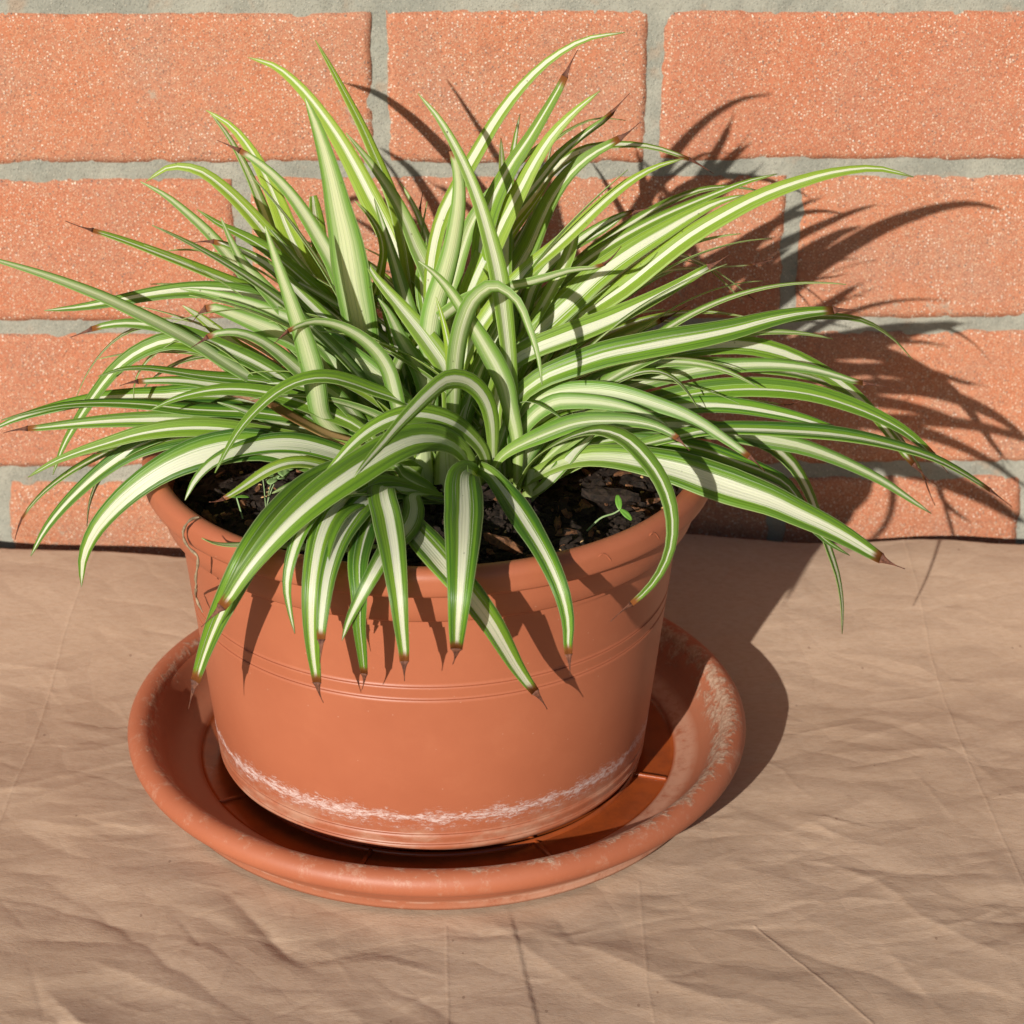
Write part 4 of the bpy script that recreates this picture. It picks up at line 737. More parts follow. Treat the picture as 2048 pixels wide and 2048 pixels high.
(89,(40, 36, 0, 0),0,"-1,-2197,1380 -4,-2238,1451 -10,-2278,1521 -29,-2319,1588 -61,-2361,1650 -101,-2402,1708 -149,-2445,1758 -205,-2488,1798 -267,-2531,1829 -334,-2574,1844 -402,-2618,1840 -468,-2660,1817 -528,-2699,1779 -583,-2735,1731 -639,-2767,1681","-91,-34,-23 -80,-44,-41 -44,-59,-68 -14,-64,-76 16,-63,-76 49,-56,-67 70,-47,-53 73,-46,-51"),
(68,(12, 30, 0, 0),0,"-185,-2097,1346 -206,-2124,1444 -228,-2151,1542 -254,-2180,1638 -303,-2211,1723 -381,-2246,1781 -465,-2283,1829 -548,-2321,1879 -635,-2361,1917 -728,-2406,1925 -816,-2453,1900 -893,-2504,1852 -960,-2556,1792 -1013,-2611,1722 -1059,-2667,1648","-22,-93,-30 -21,-92,-32 -1,-90,-43 12,-88,-47 26,-83,-49 59,-69,-42 78,-57,-25 85,-51,-13"),
(75,(35, 21, 55, 2),0,"-216,-2097,1357 -265,-2123,1425 -307,-2150,1498 -333,-2176,1577 -350,-2201,1659 -364,-2227,1742 -379,-2253,1825 -396,-2279,1907 -428,-2307,1983 -475,-2335,2051 -534,-2365,2109 -603,-2395,2153 -681,-2428,2175 -759,-2462,2158 -828,-2497,2117","83,-29,48 90,-31,30 93,-35,7 94,-35,7 88,-30,37 68,-30,67 20,-38,90 -24,-52,82"),
(72,(35, 18, 50, 3),0,"-299,-2047,1334 -353,-2074,1404 -406,-2101,1473 -458,-2127,1544 -508,-2154,1616 -553,-2180,1692 -602,-2206,1764 -664,-2233,1826 -729,-2261,1885 -786,-2287,1951 -844,-2314,2017 -910,-2341,2074 -988,-2369,2110 -1074,-2398,2109 -1148,-2427,2064","-41,-70,-58 -41,-70,-58 -47,-69,-55 -38,-71,-60 -32,-71,-62 -31,-71,-63 9,-69,-72 58,-56,-59"),
(101,(60, 100, 15, 0),0,"-384,-1947,1323 -442,-1934,1378 -499,-1923,1434 -557,-1914,1491 -614,-1907,1548 -672,-1902,1604 -743,-1899,1644 -817,-1898,1675 -882,-1899,1724 -941,-1902,1779 -1000,-1907,1835 -1057,-1914,1892 -1112,-1923,1951 -1169,-1934,2008 -1230,-1947,2060","-65,-51,-56 -65,-51,-57 -63,-52,-58 -37,-56,-74 -53,-54,-65 -56,-53,-63 -57,-53,-64 -47,-54,-70"),
(88,(30, 21, 75, 0),0,"-175,-2097,1334 -208,-2097,1431 -241,-2097,1528 -281,-2097,1622 -340,-2097,1705 -412,-2097,1778 -488,-2097,1847 -569,-2097,1908 -652,-2097,1968 -738,-2097,2025 -828,-2097,2073 -922,-2097,2114 -1018,-2097,2148 -1118,-2097,2173 -1219,-2097,2189","-78,-57,-26 -76,-58,-29 -58,-65,-49 -47,-67,-57 -42,-68,-60 -32,-69,-65 -21,-70,-69 -12,-70,-71"),
(107,(50, 18, 80, 3),0,"-300,-1997,1334 -370,-2001,1392 -441,-2006,1450 -506,-2012,1514 -555,-2019,1590 -581,-2026,1677 -601,-2035,1766 -641,-2044,1847 -706,-2055,1910 -781,-2067,1960 -861,-2081,2004 -941,-2095,2046 -1021,-2111,2087 -1104,-2128,2119 -1178,-2147,2078","-53,-50,-69 -56,-49,-67 -83,-39,-41 -87,-35,-34 -50,-49,-72 -34,-51,-79 -27,-51,-82 52,-40,-75"),
(72,(20, 29, 75, 0),0,"-401,-2097,1370 -503,-2106,1461 -605,-2115,1553 -708,-2123,1642 -815,-2130,1728 -929,-2136,1804 -1042,-2142,1882 -1151,-2146,1964 -1267,-2149,2038 -1386,-2152,2106 -1507,-2153,2170 -1632,-2153,2226 -1760,-2152,2276 -1890,-2150,2319 -2021,-2147,2358","-29,-86,-41 -29,-86,-41 -26,-87,-43 -27,-87,-42 -24,-87,-43 -21,-87,-45 -18,-87,-46 -16,-87,-47"),
(95,(30, 18, 0, 5),0,"-196,-1997,1310 -262,-1975,1431 -333,-1955,1549 -416,-1938,1660 -504,-1924,1768 -601,-1912,1868 -712,-1904,1951 -832,-1898,2022 -961,-1896,2075 -1097,-1897,2103 -1236,-1901,2106 -1375,-1908,2090 -1512,-1918,2066 -1649,-1931,2047 -1788,-1947,2040","-78,-54,-33 -73,-56,-40 -64,-59,-50 -46,-63,-63 -23,-64,-73 6,-64,-77 17,-62,-76 11,-63,-77"),
(75,(30, 47, 0, 5),0,"-259,-1897,1299 -345,-1871,1400 -424,-1846,1507 -487,-1823,1624 -537,-1802,1748 -601,-1783,1865 -705,-1765,1948 -830,-1749,1998 -958,-1736,2039 -1084,-1724,2088 -1208,-1715,2140 -1333,-1707,2191 -1459,-1702,2241 -1586,-1699,2286 -1717,-1697,2322","-39,-91,-10 -41,-91,-6 -41,-91,-4 -27,-94,-22 -18,-95,-26 -17,-95,-26 -14,-95,-28 -9,-95,-28"),
(77,(30, 15, 0, 2),0,"-360,-2097,1369 -443,-2097,1441 -525,-2097,1514 -607,-2097,1587 -687,-2097,1662 -765,-2097,1740 -847,-2097,1812 -939,-2097,1872 -1036,-2097,1923 -1135,-2097,1971 -1237,-2097,2010 -1344,-2097,2034 -1453,-2097,2042 -1561,-2097,2024 -1662,-2097,1981","-45,-73,-51 -45,-73,-51 -48,-73,-49 -41,-74,-54 -30,-75,-59 -19,-75,-63 3,-74,-67 28,-71,-65"),
(79,(40, 21, 0, 0),0,"-381,-2097,1358 -486,-2094,1442 -592,-2092,1526 -699,-2091,1607 -811,-2091,1683 -919,-2092,1763 -1021,-2094,1851 -1124,-2098,1937 -1252,-2102,1970 -1380,-2107,1932 -1489,-2114,1855 -1576,-2121,1752 -1653,-2129,1642 -1722,-2138,1526 -1773,-2147,1402","-46,-69,-55 -44,-70,-56 -41,-70,-58 -46,-69,-56 4,-70,-72 57,-59,-57 73,-53,-43 83,-47,-31"),
(70,(25, 11, 0, 0),0,"-405,-1947,1311 -501,-1937,1381 -597,-1928,1450 -691,-1920,1522 -780,-1913,1599 -863,-1907,1684 -946,-1901,1769 -1040,-1897,1841 -1146,-1894,1894 -1257,-1892,1934 -1374,-1891,1949 -1485,-1891,1911 -1575,-1892,1834 -1645,-1894,1738 -1697,-1897,1632","-11,-99,-1 -10,-99,-1 -9,-100,-2 -8,-100,-3 -4,-100,-5 0,-100,-4 3,-100,-1 3,-100,1"),
(68,(30, 33, 0, 0),0,"-402,-2047,1346 -487,-2057,1412 -571,-2066,1478 -656,-2074,1544 -739,-2081,1612 -818,-2087,1684 -891,-2092,1762 -963,-2097,1842 -1041,-2100,1916 -1131,-2102,1974 -1235,-2103,1978 -1324,-2103,1918 -1396,-2102,1839 -1429,-2100,1738 -1409,-2097,1634","3,-99,-11 2,-99,-10 0,-100,-9 -2,-100,-8 -2,-100,-7 4,-99,-11 12,-99,-9 16,-99,1"),
(73,(30, 5, 0, 0),0,"-404,-1997,1323 -479,-1977,1370 -554,-1959,1417 -629,-1943,1465 -703,-1928,1514 -777,-1916,1564 -851,-1906,1615 -924,-1898,1667 -994,-1891,1724 -1059,-1887,1787 -1143,-1885,1813 -1232,-1885,1797 -1314,-1888,1761 -1386,-1892,1706 -1446,-1897,1639","-24,-97,3 -21,-98,2 -18,-98,0 -14,-99,-2 -12,-99,-5 -1,-100,-5 3,-100,2 2,-100,6"),
(71,(10, 9, 0, 0),0,"-359,-2147,1381 -430,-2142,1448 -500,-2138,1515 -571,-2135,1581 -642,-2135,1647 -716,-2137,1710 -795,-2141,1766 -884,-2147,1805 -979,-2155,1823 -1075,-2165,1836 -1169,-2177,1853 -1263,-2191,1875 -1357,-2208,1895 -1451,-2227,1899 -1544,-2247,1877","-28,-93,-22 -27,-93,-24 -23,-93,-27 -13,-93,-33 3,-93,-38 5,-92,-38 12,-91,-39 28,-89,-35"),
(73,(60, 7, 0, 7),0,"-359,-2167,1379 -428,-2163,1435 -497,-2160,1491 -566,-2158,1548 -636,-2158,1603 -706,-2159,1658 -779,-2162,1709 -855,-2167,1754 -939,-2173,1784 -1026,-2181,1799 -1113,-2191,1817 -1199,-2202,1835 -1287,-2216,1845 -1375,-2231,1848 -1462,-2247,1850","-38,-83,-40 -37,-83,-41 -33,-84,-44 -27,-84,-48 -7,-84,-54 -1,-83,-55 9,-83,-56 14,-82,-56"),
(72,(25, 26, 0, 4),0,"-317,-2197,1382 -369,-2199,1450 -421,-2201,1519 -474,-2206,1586 -537,-2213,1644 -611,-2221,1687 -686,-2232,1728 -762,-2245,1766 -840,-2260,1797 -921,-2277,1822 -1003,-2296,1838 -1085,-2318,1844 -1167,-2342,1838 -1248,-2369,1823 -1324,-2397,1796","-53,-74,-41 -51,-74,-43 -32,-77,-56 -20,-77,-61 -7,-76,-64 9,-74,-66 30,-71,-64 46,-67,-58"),
(96,(50, 0, 0, 0),0,"-403,-2047,1335 -501,-2037,1414 -600,-2028,1492 -705,-2020,1562 -820,-2013,1615 -940,-2007,1656 -1063,-2001,1685 -1189,-1997,1689 -1315,-1994,1678 -1442,-1992,1677 -1568,-1991,1671 -1693,-1991,1649 -1816,-1992,1619 -1937,-1994,1581 -2052,-1997,1528","-47,-73,-50 -44,-73,-52 -28,-75,-60 -11,-76,-64 2,-75,-66 7,-75,-66 19,-74,-65 31,-71,-63"),
(74,(15, 2, 0, 0),0,"-360,-2127,1349 -440,-2137,1442 -523,-2147,1531 -620,-2158,1604 -734,-2168,1647 -853,-2177,1673 -974,-2187,1692 -1096,-2196,1702 -1217,-2204,1714 -1338,-2212,1735 -1459,-2220,1748 -1581,-2228,1753 -1703,-2235,1746 -1823,-2241,1721 -1941,-2247,1690","-22,-93,-30 -18,-93,-32 -3,-93,-37 3,-93,-37 1,-93,-37 3,-93,-38 10,-92,-38 15,-91,-38"),
(80,(30, 20, 0, 6),0,"-380,-2147,1348 -468,-2149,1427 -558,-2152,1504 -657,-2154,1568 -769,-2157,1605 -886,-2160,1625 -1004,-2163,1639 -1122,-2167,1649 -1240,-2171,1655 -1359,-2174,1657 -1477,-2179,1656 -1595,-2183,1650 -1713,-2187,1640 -1831,-2192,1629 -1949,-2197,1630","-53,-59,-61 -47,-60,-65 -17,-63,-76 -6,-63,-77 -1,-63,-78 5,-62,-78 9,-61,-78 2,-63,-78"),
(80,(25, 40, 0, 2),0,"-328,-2197,1371 -397,-2221,1463 -486,-2245,1535 -594,-2268,1575 -706,-2290,1605 -818,-2310,1633 -931,-2328,1662 -1044,-2344,1689 -1160,-2358,1701 -1277,-2370,1699 -1393,-2380,1682 -1506,-2387,1650 -1618,-2392,1615 -1727,-2396,1570 -1827,-2397,1508","-54,-62,-57 -24,-67,-70 -6,-68,-73 -8,-68,-73 4,-67,-74 21,-65,-73 29,-63,-72 43,-58,-69"),
(72,(20, 0, 0, 4),0,"-423,-2047,1324 -533,-2047,1394 -643,-2048,1464 -757,-2051,1527 -879,-2056,1569 -1008,-2065,1584 -1138,-2077,1581 -1266,-2088,1565 -1394,-2094,1540 -1516,-2093,1496 -1631,-2085,1435 -1739,-2074,1363 -1837,-2064,1279 -1920,-2056,1179 -1980,-2050,1064","-8,-99,-13 -7,-99,-14 2,-99,-16 10,-98,-14 6,-99,-14 2,-98,-17 7,-98,-17 13,-98,-12"),
(91,(28, 0, 0, 0),0,"-412,-2097,1336 -517,-2104,1405 -622,-2112,1472 -733,-2120,1532 -851,-2130,1573 -974,-2142,1594 -1099,-2155,1597 -1224,-2170,1587 -1346,-2183,1563 -1461,-2191,1514 -1564,-2195,1442 -1658,-2196,1359 -1745,-2196,1267 -1821,-2198,1167 -1882,-2200,1058","-32,-76,-57 -29,-76,-58 -9,-77,-64 10,-75,-65 26,-73,-63 46,-68,-57 59,-64,-50 71,-58,-39"),
(72,(20, 0, 0, 0),0,"-427,-1897,1277 -522,-1948,1352 -630,-1967,1422 -748,-1932,1466 -871,-1913,1506 -991,-1947,1544 -1100,-2015,1573 -1201,-2097,1587 -1309,-2171,1582 -1428,-2186,1537 -1520,-2140,1457 -1586,-2077,1363 -1635,-2011,1261 -1671,-1947,1152 -1694,-1885,1038","16,-90,-40 -15,-98,-16 -1,-98,-21 51,-80,-30 39,-91,-12 -12,-89,-45 3,-85,-53 14,-86,-50"),
(50,(20, 0, 0, 15),0,"-426,-1947,1300 -510,-1972,1355 -600,-1978,1405 -694,-1953,1442 -788,-1922,1472 -886,-1909,1505 -984,-1924,1535 -1079,-1960,1556 -1169,-2010,1569 -1255,-2067,1571 -1346,-2117,1559 -1443,-2128,1528 -1534,-2097,1488 -1618,-2049,1451 -1699,-1995,1416","21,-97,-11 -8,-100,6 -20,-98,8 24,-97,-5 51,-86,-4 30,-95,6 -35,-92,-17 -47,-85,-22"),
(130,(60, 0, 0, 0),0,"-236,-2217,1346 -349,-2255,1393 -463,-2291,1439 -576,-2326,1487 -686,-2358,1543 -793,-2388,1606 -909,-2416,1652 -1033,-2443,1656 -1157,-2467,1633 -1274,-2488,1587 -1381,-2506,1519 -1476,-2520,1436 -1557,-2532,1338 -1610,-2540,1223 -1625,-2547,1096","-8,-68,-73 -9,-68,-73 -19,-68,-71 0,-68,-74 32,-63,-71 55,-56,-62 78,-45,-45 96,-27,-10"),
(91,(50, 0, 0, 0),0,"-277,-2167,1345 -341,-2198,1389 -405,-2229,1434 -468,-2260,1478 -532,-2290,1522 -597,-2321,1565 -664,-2352,1604 -734,-2383,1637 -807,-2416,1659 -882,-2451,1669 -956,-2490,1670 -1026,-2533,1663 -1091,-2580,1640 -1143,-2627,1595 -1179,-2669,1533","-12,-73,-68 -12,-73,-68 -11,-73,-68 -4,-72,-69 17,-70,-70 39,-64,-67 70,-50,-50 88,-39,-26"),
(72,(40, 80, 0, 4),0,"-256,-2227,1351 -316,-2257,1380 -376,-2288,1409 -436,-2318,1438 -496,-2348,1467 -556,-2378,1497 -613,-2408,1531 -670,-2437,1566 -730,-2468,1594 -793,-2503,1607 -854,-2542,1601 -910,-2586,1584 -963,-2633,1565 -1018,-2678,1548 -1077,-2719,1534","24,-88,-42 24,-88,-42 23,-88,-42 21,-88,-42 31,-85,-43 59,-72,-37 68,-66,-32 59,-72,-37"),
(72,(30, 4, 0, 0),3,"-298,-2167,1368 -338,-2177,1401 -377,-2188,1435 -417,-2198,1469 -457,-2210,1502 -497,-2221,1535 -538,-2234,1566 -584,-2246,1591 -630,-2260,1614 -673,-2274,1641 -715,-2287,1671 -756,-2302,1703 -795,-2317,1735 -834,-2332,1768 -874,-2347,1800","8,-98,-20 8,-97,-21 10,-97,-22 13,-96,-23 15,-96,-24 14,-96,-25 15,-95,-26 16,-95,-26"),
(74,(45, 0, 0, 0),0,"-215,-2347,1374 -258,-2426,1417 -302,-2505,1460 -347,-2583,1503 -393,-2660,1546 -441,-2737,1588 -492,-2813,1627 -547,-2889,1660 -607,-2967,1676 -663,-3047,1659 -708,-3121,1610 -740,-3180,1537 -757,-3217,1446 -749,-3230,1348 -734,-3227,1249","77,-57,-28 76,-58,-28 75,-61,-27 74,-63,-25 79,-58,-22 90,-43,-10 93,-36,6 92,-36,13"),
(110,(35, 14, 0, 7),0,"-195,-2327,1364 -250,-2419,1412 -305,-2510,1459 -361,-2601,1507 -418,-2692,1554 -476,-2783,1599 -536,-2878,1630 -588,-2982,1629 -623,-3088,1596 -644,-3186,1537 -658,-3258,1447 -664,-3293,1336 -662,-3307,1220 -654,-3307,1104 -648,-3299,987","41,-60,-69 40,-60,-69 41,-61,-68 69,-47,-55 97,-19,-18 99,-14,-2 99,-12,5 99,-11,5"),
(94,(35, 9, 0, 6),0,"-185,-2327,1364 -229,-2405,1412 -272,-2483,1460 -317,-2561,1508 -362,-2640,1551 -410,-2723,1584 -458,-2811,1601 -500,-2903,1604 -533,-2998,1594 -562,-3094,1577 -586,-3187,1546 -606,-3271,1493 -619,-3330,1413 -628,-3370,1320 -626,-3402,1223","32,-62,-72 32,-62,-72 45,-58,-68 75,-43,-51 92,-26,-30 97,-17,-16 99,-14,-4 99,-10,5"),
(83,(10, 0, 0, 2),0,"-185,-2297,1350 -235,-2389,1399 -284,-2481,1449 -334,-2574,1496 -383,-2670,1536 -427,-2775,1558 -456,-2886,1561 -473,-3000,1557 -487,-3115,1548 -495,-3226,1520 -489,-3297,1436 -492,-3292,1321 -486,-3270,1208 -481,-3239,1097 -478,-3201,988","62,-61,-50 62,-60,-50 76,-48,-44 96,-20,-20 99,-8,-7 99,-13,6 99,-13,1 99,-13,-1"),
(89,(40, 9, 0, 6),0,"-175,-2297,1350 -211,-2376,1396 -247,-2454,1443 -284,-2533,1488 -304,-2622,1519 -295,-2719,1520 -301,-2817,1518 -320,-2912,1524 -347,-3006,1535 -376,-3099,1544 -406,-3193,1543 -442,-3277,1513 -488,-3308,1435 -528,-3304,1346 -557,-3292,1253","59,-59,-55 59,-59,-55 99,-8,-14 98,-13,-14 91,-30,-29 92,-31,-23 86,-33,-39 92,-24,-31"),
(110,(30, 14, 0, 6),0,"-185,-2297,1354 -232,-2381,1408 -279,-2464,1461 -327,-2547,1514 -375,-2630,1566 -416,-2722,1607 -413,-2830,1609 -395,-2937,1594 -382,-3045,1580 -369,-3152,1559 -357,-3252,1518 -345,-3323,1438 -336,-3352,1333 -327,-3366,1225 -330,-3379,1117","42,-64,-64 42,-65,-64 51,-59,-62 99,9,7 99,10,9 99,6,11 100,-2,9 100,-6,-2"),
(146,(40, 0, 0, 5),0,"-37,-2247,1381 -45,-2342,1456 -58,-2438,1528 -80,-2539,1590 -101,-2652,1627 -106,-2772,1641 -104,-2893,1649 -103,-3013,1655 -106,-3134,1656 -109,-3255,1648 -114,-3373,1623 -121,-3476,1563 -130,-3511,1451 -135,-3480,1335 -136,-3427,1226","-77,-35,-53 -14,-54,-83 96,-16,-24 100,1,2 100,-2,-2 100,-4,-3 100,-6,-6 100,-3,-3"),
(113,(35, 9, 0, 6),0,"-145,-2267,1335 -211,-2370,1401 -274,-2480,1460 -322,-2606,1491 -325,-2744,1496 -292,-2879,1504 -252,-3012,1519 -210,-3144,1532 -160,-3274,1531 -80,-3360,1473 -11,-3338,1356 41,-3294,1234 91,-3248,1112 151,-3205,994 222,-3169,880","87,-47,13 89,-44,-6 99,11,7 93,31,18 86,46,21 82,28,49 84,25,48 77,29,57"),
(93,(25, 0, 0, 4),0,"-23,-2247,1392 -36,-2318,1471 -31,-2401,1537 4,-2498,1557 37,-2600,1557 68,-2702,1557 97,-2805,1558 124,-2908,1558 152,-3012,1554 182,-3113,1542 217,-3207,1507 254,-3270,1430 276,-3301,1331 277,-3327,1227 292,-3352,1126","96,10,25 31,47,83 87,27,41 89,25,38 91,23,34 93,22,29 99,9,9 99,11,12"),
(61,(40, 0, 80, 12),0,"-385,-2887,1443 -436,-2892,1435 -488,-2898,1428 -540,-2904,1425 -591,-2911,1428 -642,-2919,1436 -693,-2928,1446 -743,-2938,1456 -793,-2948,1468 -844,-2959,1478 -894,-2972,1487 -944,-2985,1493 -994,-2998,1501 -1041,-3013,1518 -1082,-3027,1547","10,-100,-2 12,-99,-1 15,-99,1 18,-98,0 21,-98,0 24,-97,-1 27,-96,-2 29,-96,-6"),
(70,(55, 0, 0, 0),0,"164,-2217,1318 176,-2241,1341 190,-2264,1363 206,-2284,1386 227,-2295,1411 251,-2296,1437 272,-2296,1464 293,-2297,1492 314,-2300,1519 335,-2303,1547 356,-2306,1574 380,-2307,1599 405,-2306,1624 427,-2302,1651 445,-2297,1680","-1,68,73 -2,72,69 -26,86,44 -38,87,31 -35,87,36 -34,87,35 -40,87,29 -49,86,16"),
(71,(30, 0, 60, 0),0,"-256,-2247,1349 -299,-2267,1366 -341,-2288,1384 -384,-2308,1401 -426,-2329,1419 -468,-2350,1436 -510,-2370,1454 -552,-2391,1472 -594,-2412,1491 -635,-2433,1511 -677,-2454,1526 -722,-2477,1526 -766,-2500,1521 -810,-2524,1514 -853,-2547,1502","30,-90,-31 31,-90,-31 31,-90,-31 31,-90,-32 30,-90,-32 39,-87,-32 48,-83,-29 52,-81,-27"),
(74,(20, 30, 30, 0),0,"-177,-2267,1329 -190,-2286,1348 -202,-2305,1368 -216,-2323,1389 -231,-2339,1409 -248,-2354,1429 -267,-2369,1448 -287,-2383,1466 -307,-2396,1484 -328,-2409,1503 -346,-2420,1524 -357,-2429,1551 -376,-2437,1571 -405,-2443,1574 -435,-2447,1574","8,-74,-67 7,-76,-65 4,-81,-59 7,-83,-56 6,-84,-54 -15,-88,-46 3,-88,-48 11,-83,-54"),
(72,(40, 30, 50, 6),0,"-343,-1897,1322 -356,-1914,1436 -369,-1931,1550 -378,-1950,1664 -371,-1969,1778 -324,-1991,1881 -251,-2013,1968 -171,-2037,2048 -85,-2062,2122 14,-2090,2175 122,-2119,2205 226,-2149,2246 328,-2180,2290 436,-2213,2318 514,-2247,2392","83,53,17 83,53,17 88,45,-13 73,39,-56 59,38,-71 39,39,-84 40,38,-83 72,35,-60"),
(50,(20, 100, 0, 0),0,"-144,-2047,1322 -144,-2077,1383 -143,-2105,1445 -143,-2133,1507 -142,-2159,1570 -142,-2184,1634 -142,-2208,1698 -142,-2229,1762 -143,-2248,1828 -146,-2265,1894 -151,-2278,1960 -159,-2289,2027 -171,-2296,2094 -186,-2298,2160 -205,-2297,2226","98,-19,-10 98,-20,-10 98,-20,-9 97,-21,-8 97,-23,-3 97,-25,5 95,-26,18 93,-24,27"),
(88,(30, 19, 70, 0),0,"-185,-2097,1323 -199,-2084,1383 -213,-2072,1443 -227,-2063,1503 -237,-2056,1565 -239,-2051,1628 -242,-2048,1690 -250,-2048,1752 -270,-2049,1812 -299,-2052,1867 -330,-2058,1922 -357,-2065,1978 -379,-2074,2036 -404,-2085,2093 -436,-2097,2145","-94,-32,-14 -93,-33,-16 -96,-29,-7 -96,-28,-7 -84,-40,-38 -79,-42,-45 -82,-40,-41 -72,-44,-54"),
(94,(30, 76, 20, 0),0,"-154,-2047,1322 -154,-2050,1399 -155,-2052,1475 -155,-2053,1552 -154,-2053,1629 -152,-2052,1705 -157,-2051,1782 -184,-2048,1853 -226,-2044,1917 -270,-2039,1980 -316,-2033,2040 -364,-2026,2100 -413,-2017,2159 -459,-2008,2219 -492,-1997,2287","-90,-44,-2 -90,-44,-1 -90,-44,2 -85,-50,-17 -69,-59,-42 -66,-60,-45 -67,-60,-44 -78,-56,-30"),
(82,(30, 32, 60, 0),0,"116,-2247,1358 116,-2260,1442 117,-2274,1526 113,-2287,1609 99,-2301,1692 81,-2315,1774 65,-2329,1856 36,-2343,1935 1,-2357,2011 -36,-2372,2086 -75,-2386,2160 -115,-2401,2233 -158,-2416,2305 -209,-2431,2371 -269,-2447,2428","96,-27,-5 96,-26,-2 97,-20,15 96,-17,23 90,-12,41 89,-10,45 83,-8,55 69,-3,72"),
(71,(30, 78, 30, 0),1,"56,-1897,1308 66,-1897,1386 74,-1897,1464 83,-1897,1542 92,-1897,1620 103,-1897,1697 116,-1897,1774 137,-1897,1849 172,-1897,1919 210,-1897,1988 246,-1897,2057 281,-1897,2128 314,-1897,2198 341,-1897,2272 361,-1897,2347","-53,85,6 -53,84,6 -53,85,7 -51,85,12 -44,87,23 -44,87,22 -46,86,19 -50,86,13"),
(90,(30, 61, 40, 0),0,"-102,-2047,1333 -103,-2040,1397 -103,-2033,1461 -102,-2026,1524 -97,-2019,1588 -83,-2012,1650 -62,-2005,1710 -36,-1998,1768 -9,-1991,1826 16,-1984,1884 42,-1976,1942 66,-1969,2001 86,-1962,2062 89,-1954,2125 79,-1947,2188","-89,46,-5 -89,46,-5 -87,49,8 -80,55,25 -78,56,28 -79,55,27 -86,50,10 -88,44,-20"),
(70,(30, 11, 30, 0),0,"-93,-2097,1334 -98,-2097,1379 -103,-2097,1424 -108,-2097,1470 -110,-2097,1515 -107,-2097,1561 -99,-2097,1606 -88,-2097,1650 -75,-2097,1694 -62,-2097,1738 -47,-2097,1781 -31,-2097,1824 -15,-2097,1867 0,-2097,1909 16,-2097,1952","99,0,11 99,0,11 100,0,-2 98,0,-21 96,0,-28 94,0,-33 94,0,-35 94,0,-35"),
(74,(30, 11, 30, 0),0,"-51,-2097,1333 -46,-2087,1382 -42,-2078,1431 -37,-2070,1480 -31,-2063,1530 -22,-2057,1579 -10,-2052,1627 4,-2047,1675 21,-2044,1722 43,-2042,1767 75,-2041,1805 111,-2041,1840 144,-2042,1877 175,-2044,1917 203,-2047,1958","-92,39,1 -92,39,2 -91,42,8 -87,45,19 -81,49,32 -61,57,55 -62,56,54 -68,55,50"),
(74,(30, 0, 0, 0),0,"55,-1947,1320 90,-1917,1366 124,-1887,1411 159,-1857,1457 194,-1827,1503 230,-1797,1547 268,-1768,1591 309,-1738,1631 356,-1709,1664 410,-1680,1686 467,-1653,1696 526,-1625,1699 584,-1599,1696 643,-1573,1686 701,-1547,1676","-83,45,34 -83,44,34 -82,45,35 -78,47,40 -62,54,57 -37,61,70 -20,63,75 -14,64,76"),
(73,(30, 4, 0, 0),0,"79,-1847,1297 121,-1820,1358 162,-1782,1413 202,-1733,1459 242,-1681,1503 283,-1632,1550 327,-1589,1599 373,-1551,1651 427,-1518,1698 490,-1489,1735 559,-1464,1763 633,-1443,1779 710,-1425,1783 786,-1410,1775 861,-1397,1753","-73,64,22 -80,58,15 -83,55,13 -77,61,19 -62,70,35 -40,78,48 -17,85,50 -2,89,46"),
(74,(25, 43, 0, 0),0,"115,-2047,1343 144,-2033,1392 173,-2018,1441 202,-2004,1489 234,-1990,1536 269,-1975,1580 309,-1961,1620 353,-1946,1656 400,-1932,1688 451,-1918,1713 505,-1903,1729 560,-1889,1743 615,-1875,1757 671,-1861,1767 727,-1847,1775","-67,72,19 -67,72,19 -64,73,24 -56,76,33 -46,79,40 -34,82,46 -31,83,47 -28,83,48"),
(73,(40, 0, 40, 0),0,"133,-2147,1367 169,-2138,1420 204,-2128,1473 240,-2115,1526 280,-2100,1575 326,-2083,1617 385,-2064,1634 447,-2046,1628 508,-2028,1616 569,-2013,1602 632,-2002,1589 695,-1995,1577 758,-1989,1564 821,-1978,1549 881,-1960,1532","-62,72,30 -64,72,27 -61,73,31 -29,80,52 -10,82,56 -1,84,54 0,84,54 -7,82,56"),
(83,(30, 25, 0, 0),0,"-6,-1847,1321 -5,-1819,1392 -4,-1790,1463 -4,-1762,1534 -3,-1733,1606 -2,-1705,1677 0,-1676,1748 3,-1648,1819 11,-1619,1890 29,-1590,1959 59,-1562,2023 90,-1533,2087 124,-1504,2150 161,-1476,2211 195,-1447,2274","-91,40,-14 -91,39,-15 -91,39,-15 -91,40,-12 -90,44,-2 -83,53,16 -81,56,20 -81,55,19"),
(74,(30, 25, 0, 0),0,"60,-1747,1286 66,-1713,1370 72,-1681,1454 76,-1650,1539 82,-1622,1624 89,-1596,1710 99,-1571,1797 116,-1549,1883 151,-1528,1963 208,-1510,2030 279,-1493,2084 357,-1479,2127 437,-1466,2167 515,-1456,2211 586,-1447,2265","-84,52,-14 -84,52,-14 -84,54,-11 -83,56,-3 -71,65,27 -47,74,48 -39,76,52 -47,73,49"),
(73,(30, 93, 0, 0),0,"-26,-1797,1298 -18,-1773,1383 -11,-1750,1468 -3,-1728,1554 4,-1707,1640 11,-1686,1726 19,-1667,1812 27,-1649,1899 37,-1631,1985 48,-1615,2072 66,-1599,2157 109,-1585,2233 161,-1571,2303 214,-1559,2373 262,-1547,2447","-73,68,-12 -73,68,-12 -72,68,-10 -72,69,-8 -72,69,-5 -67,73,12 -55,79,27 -58,77,25"),
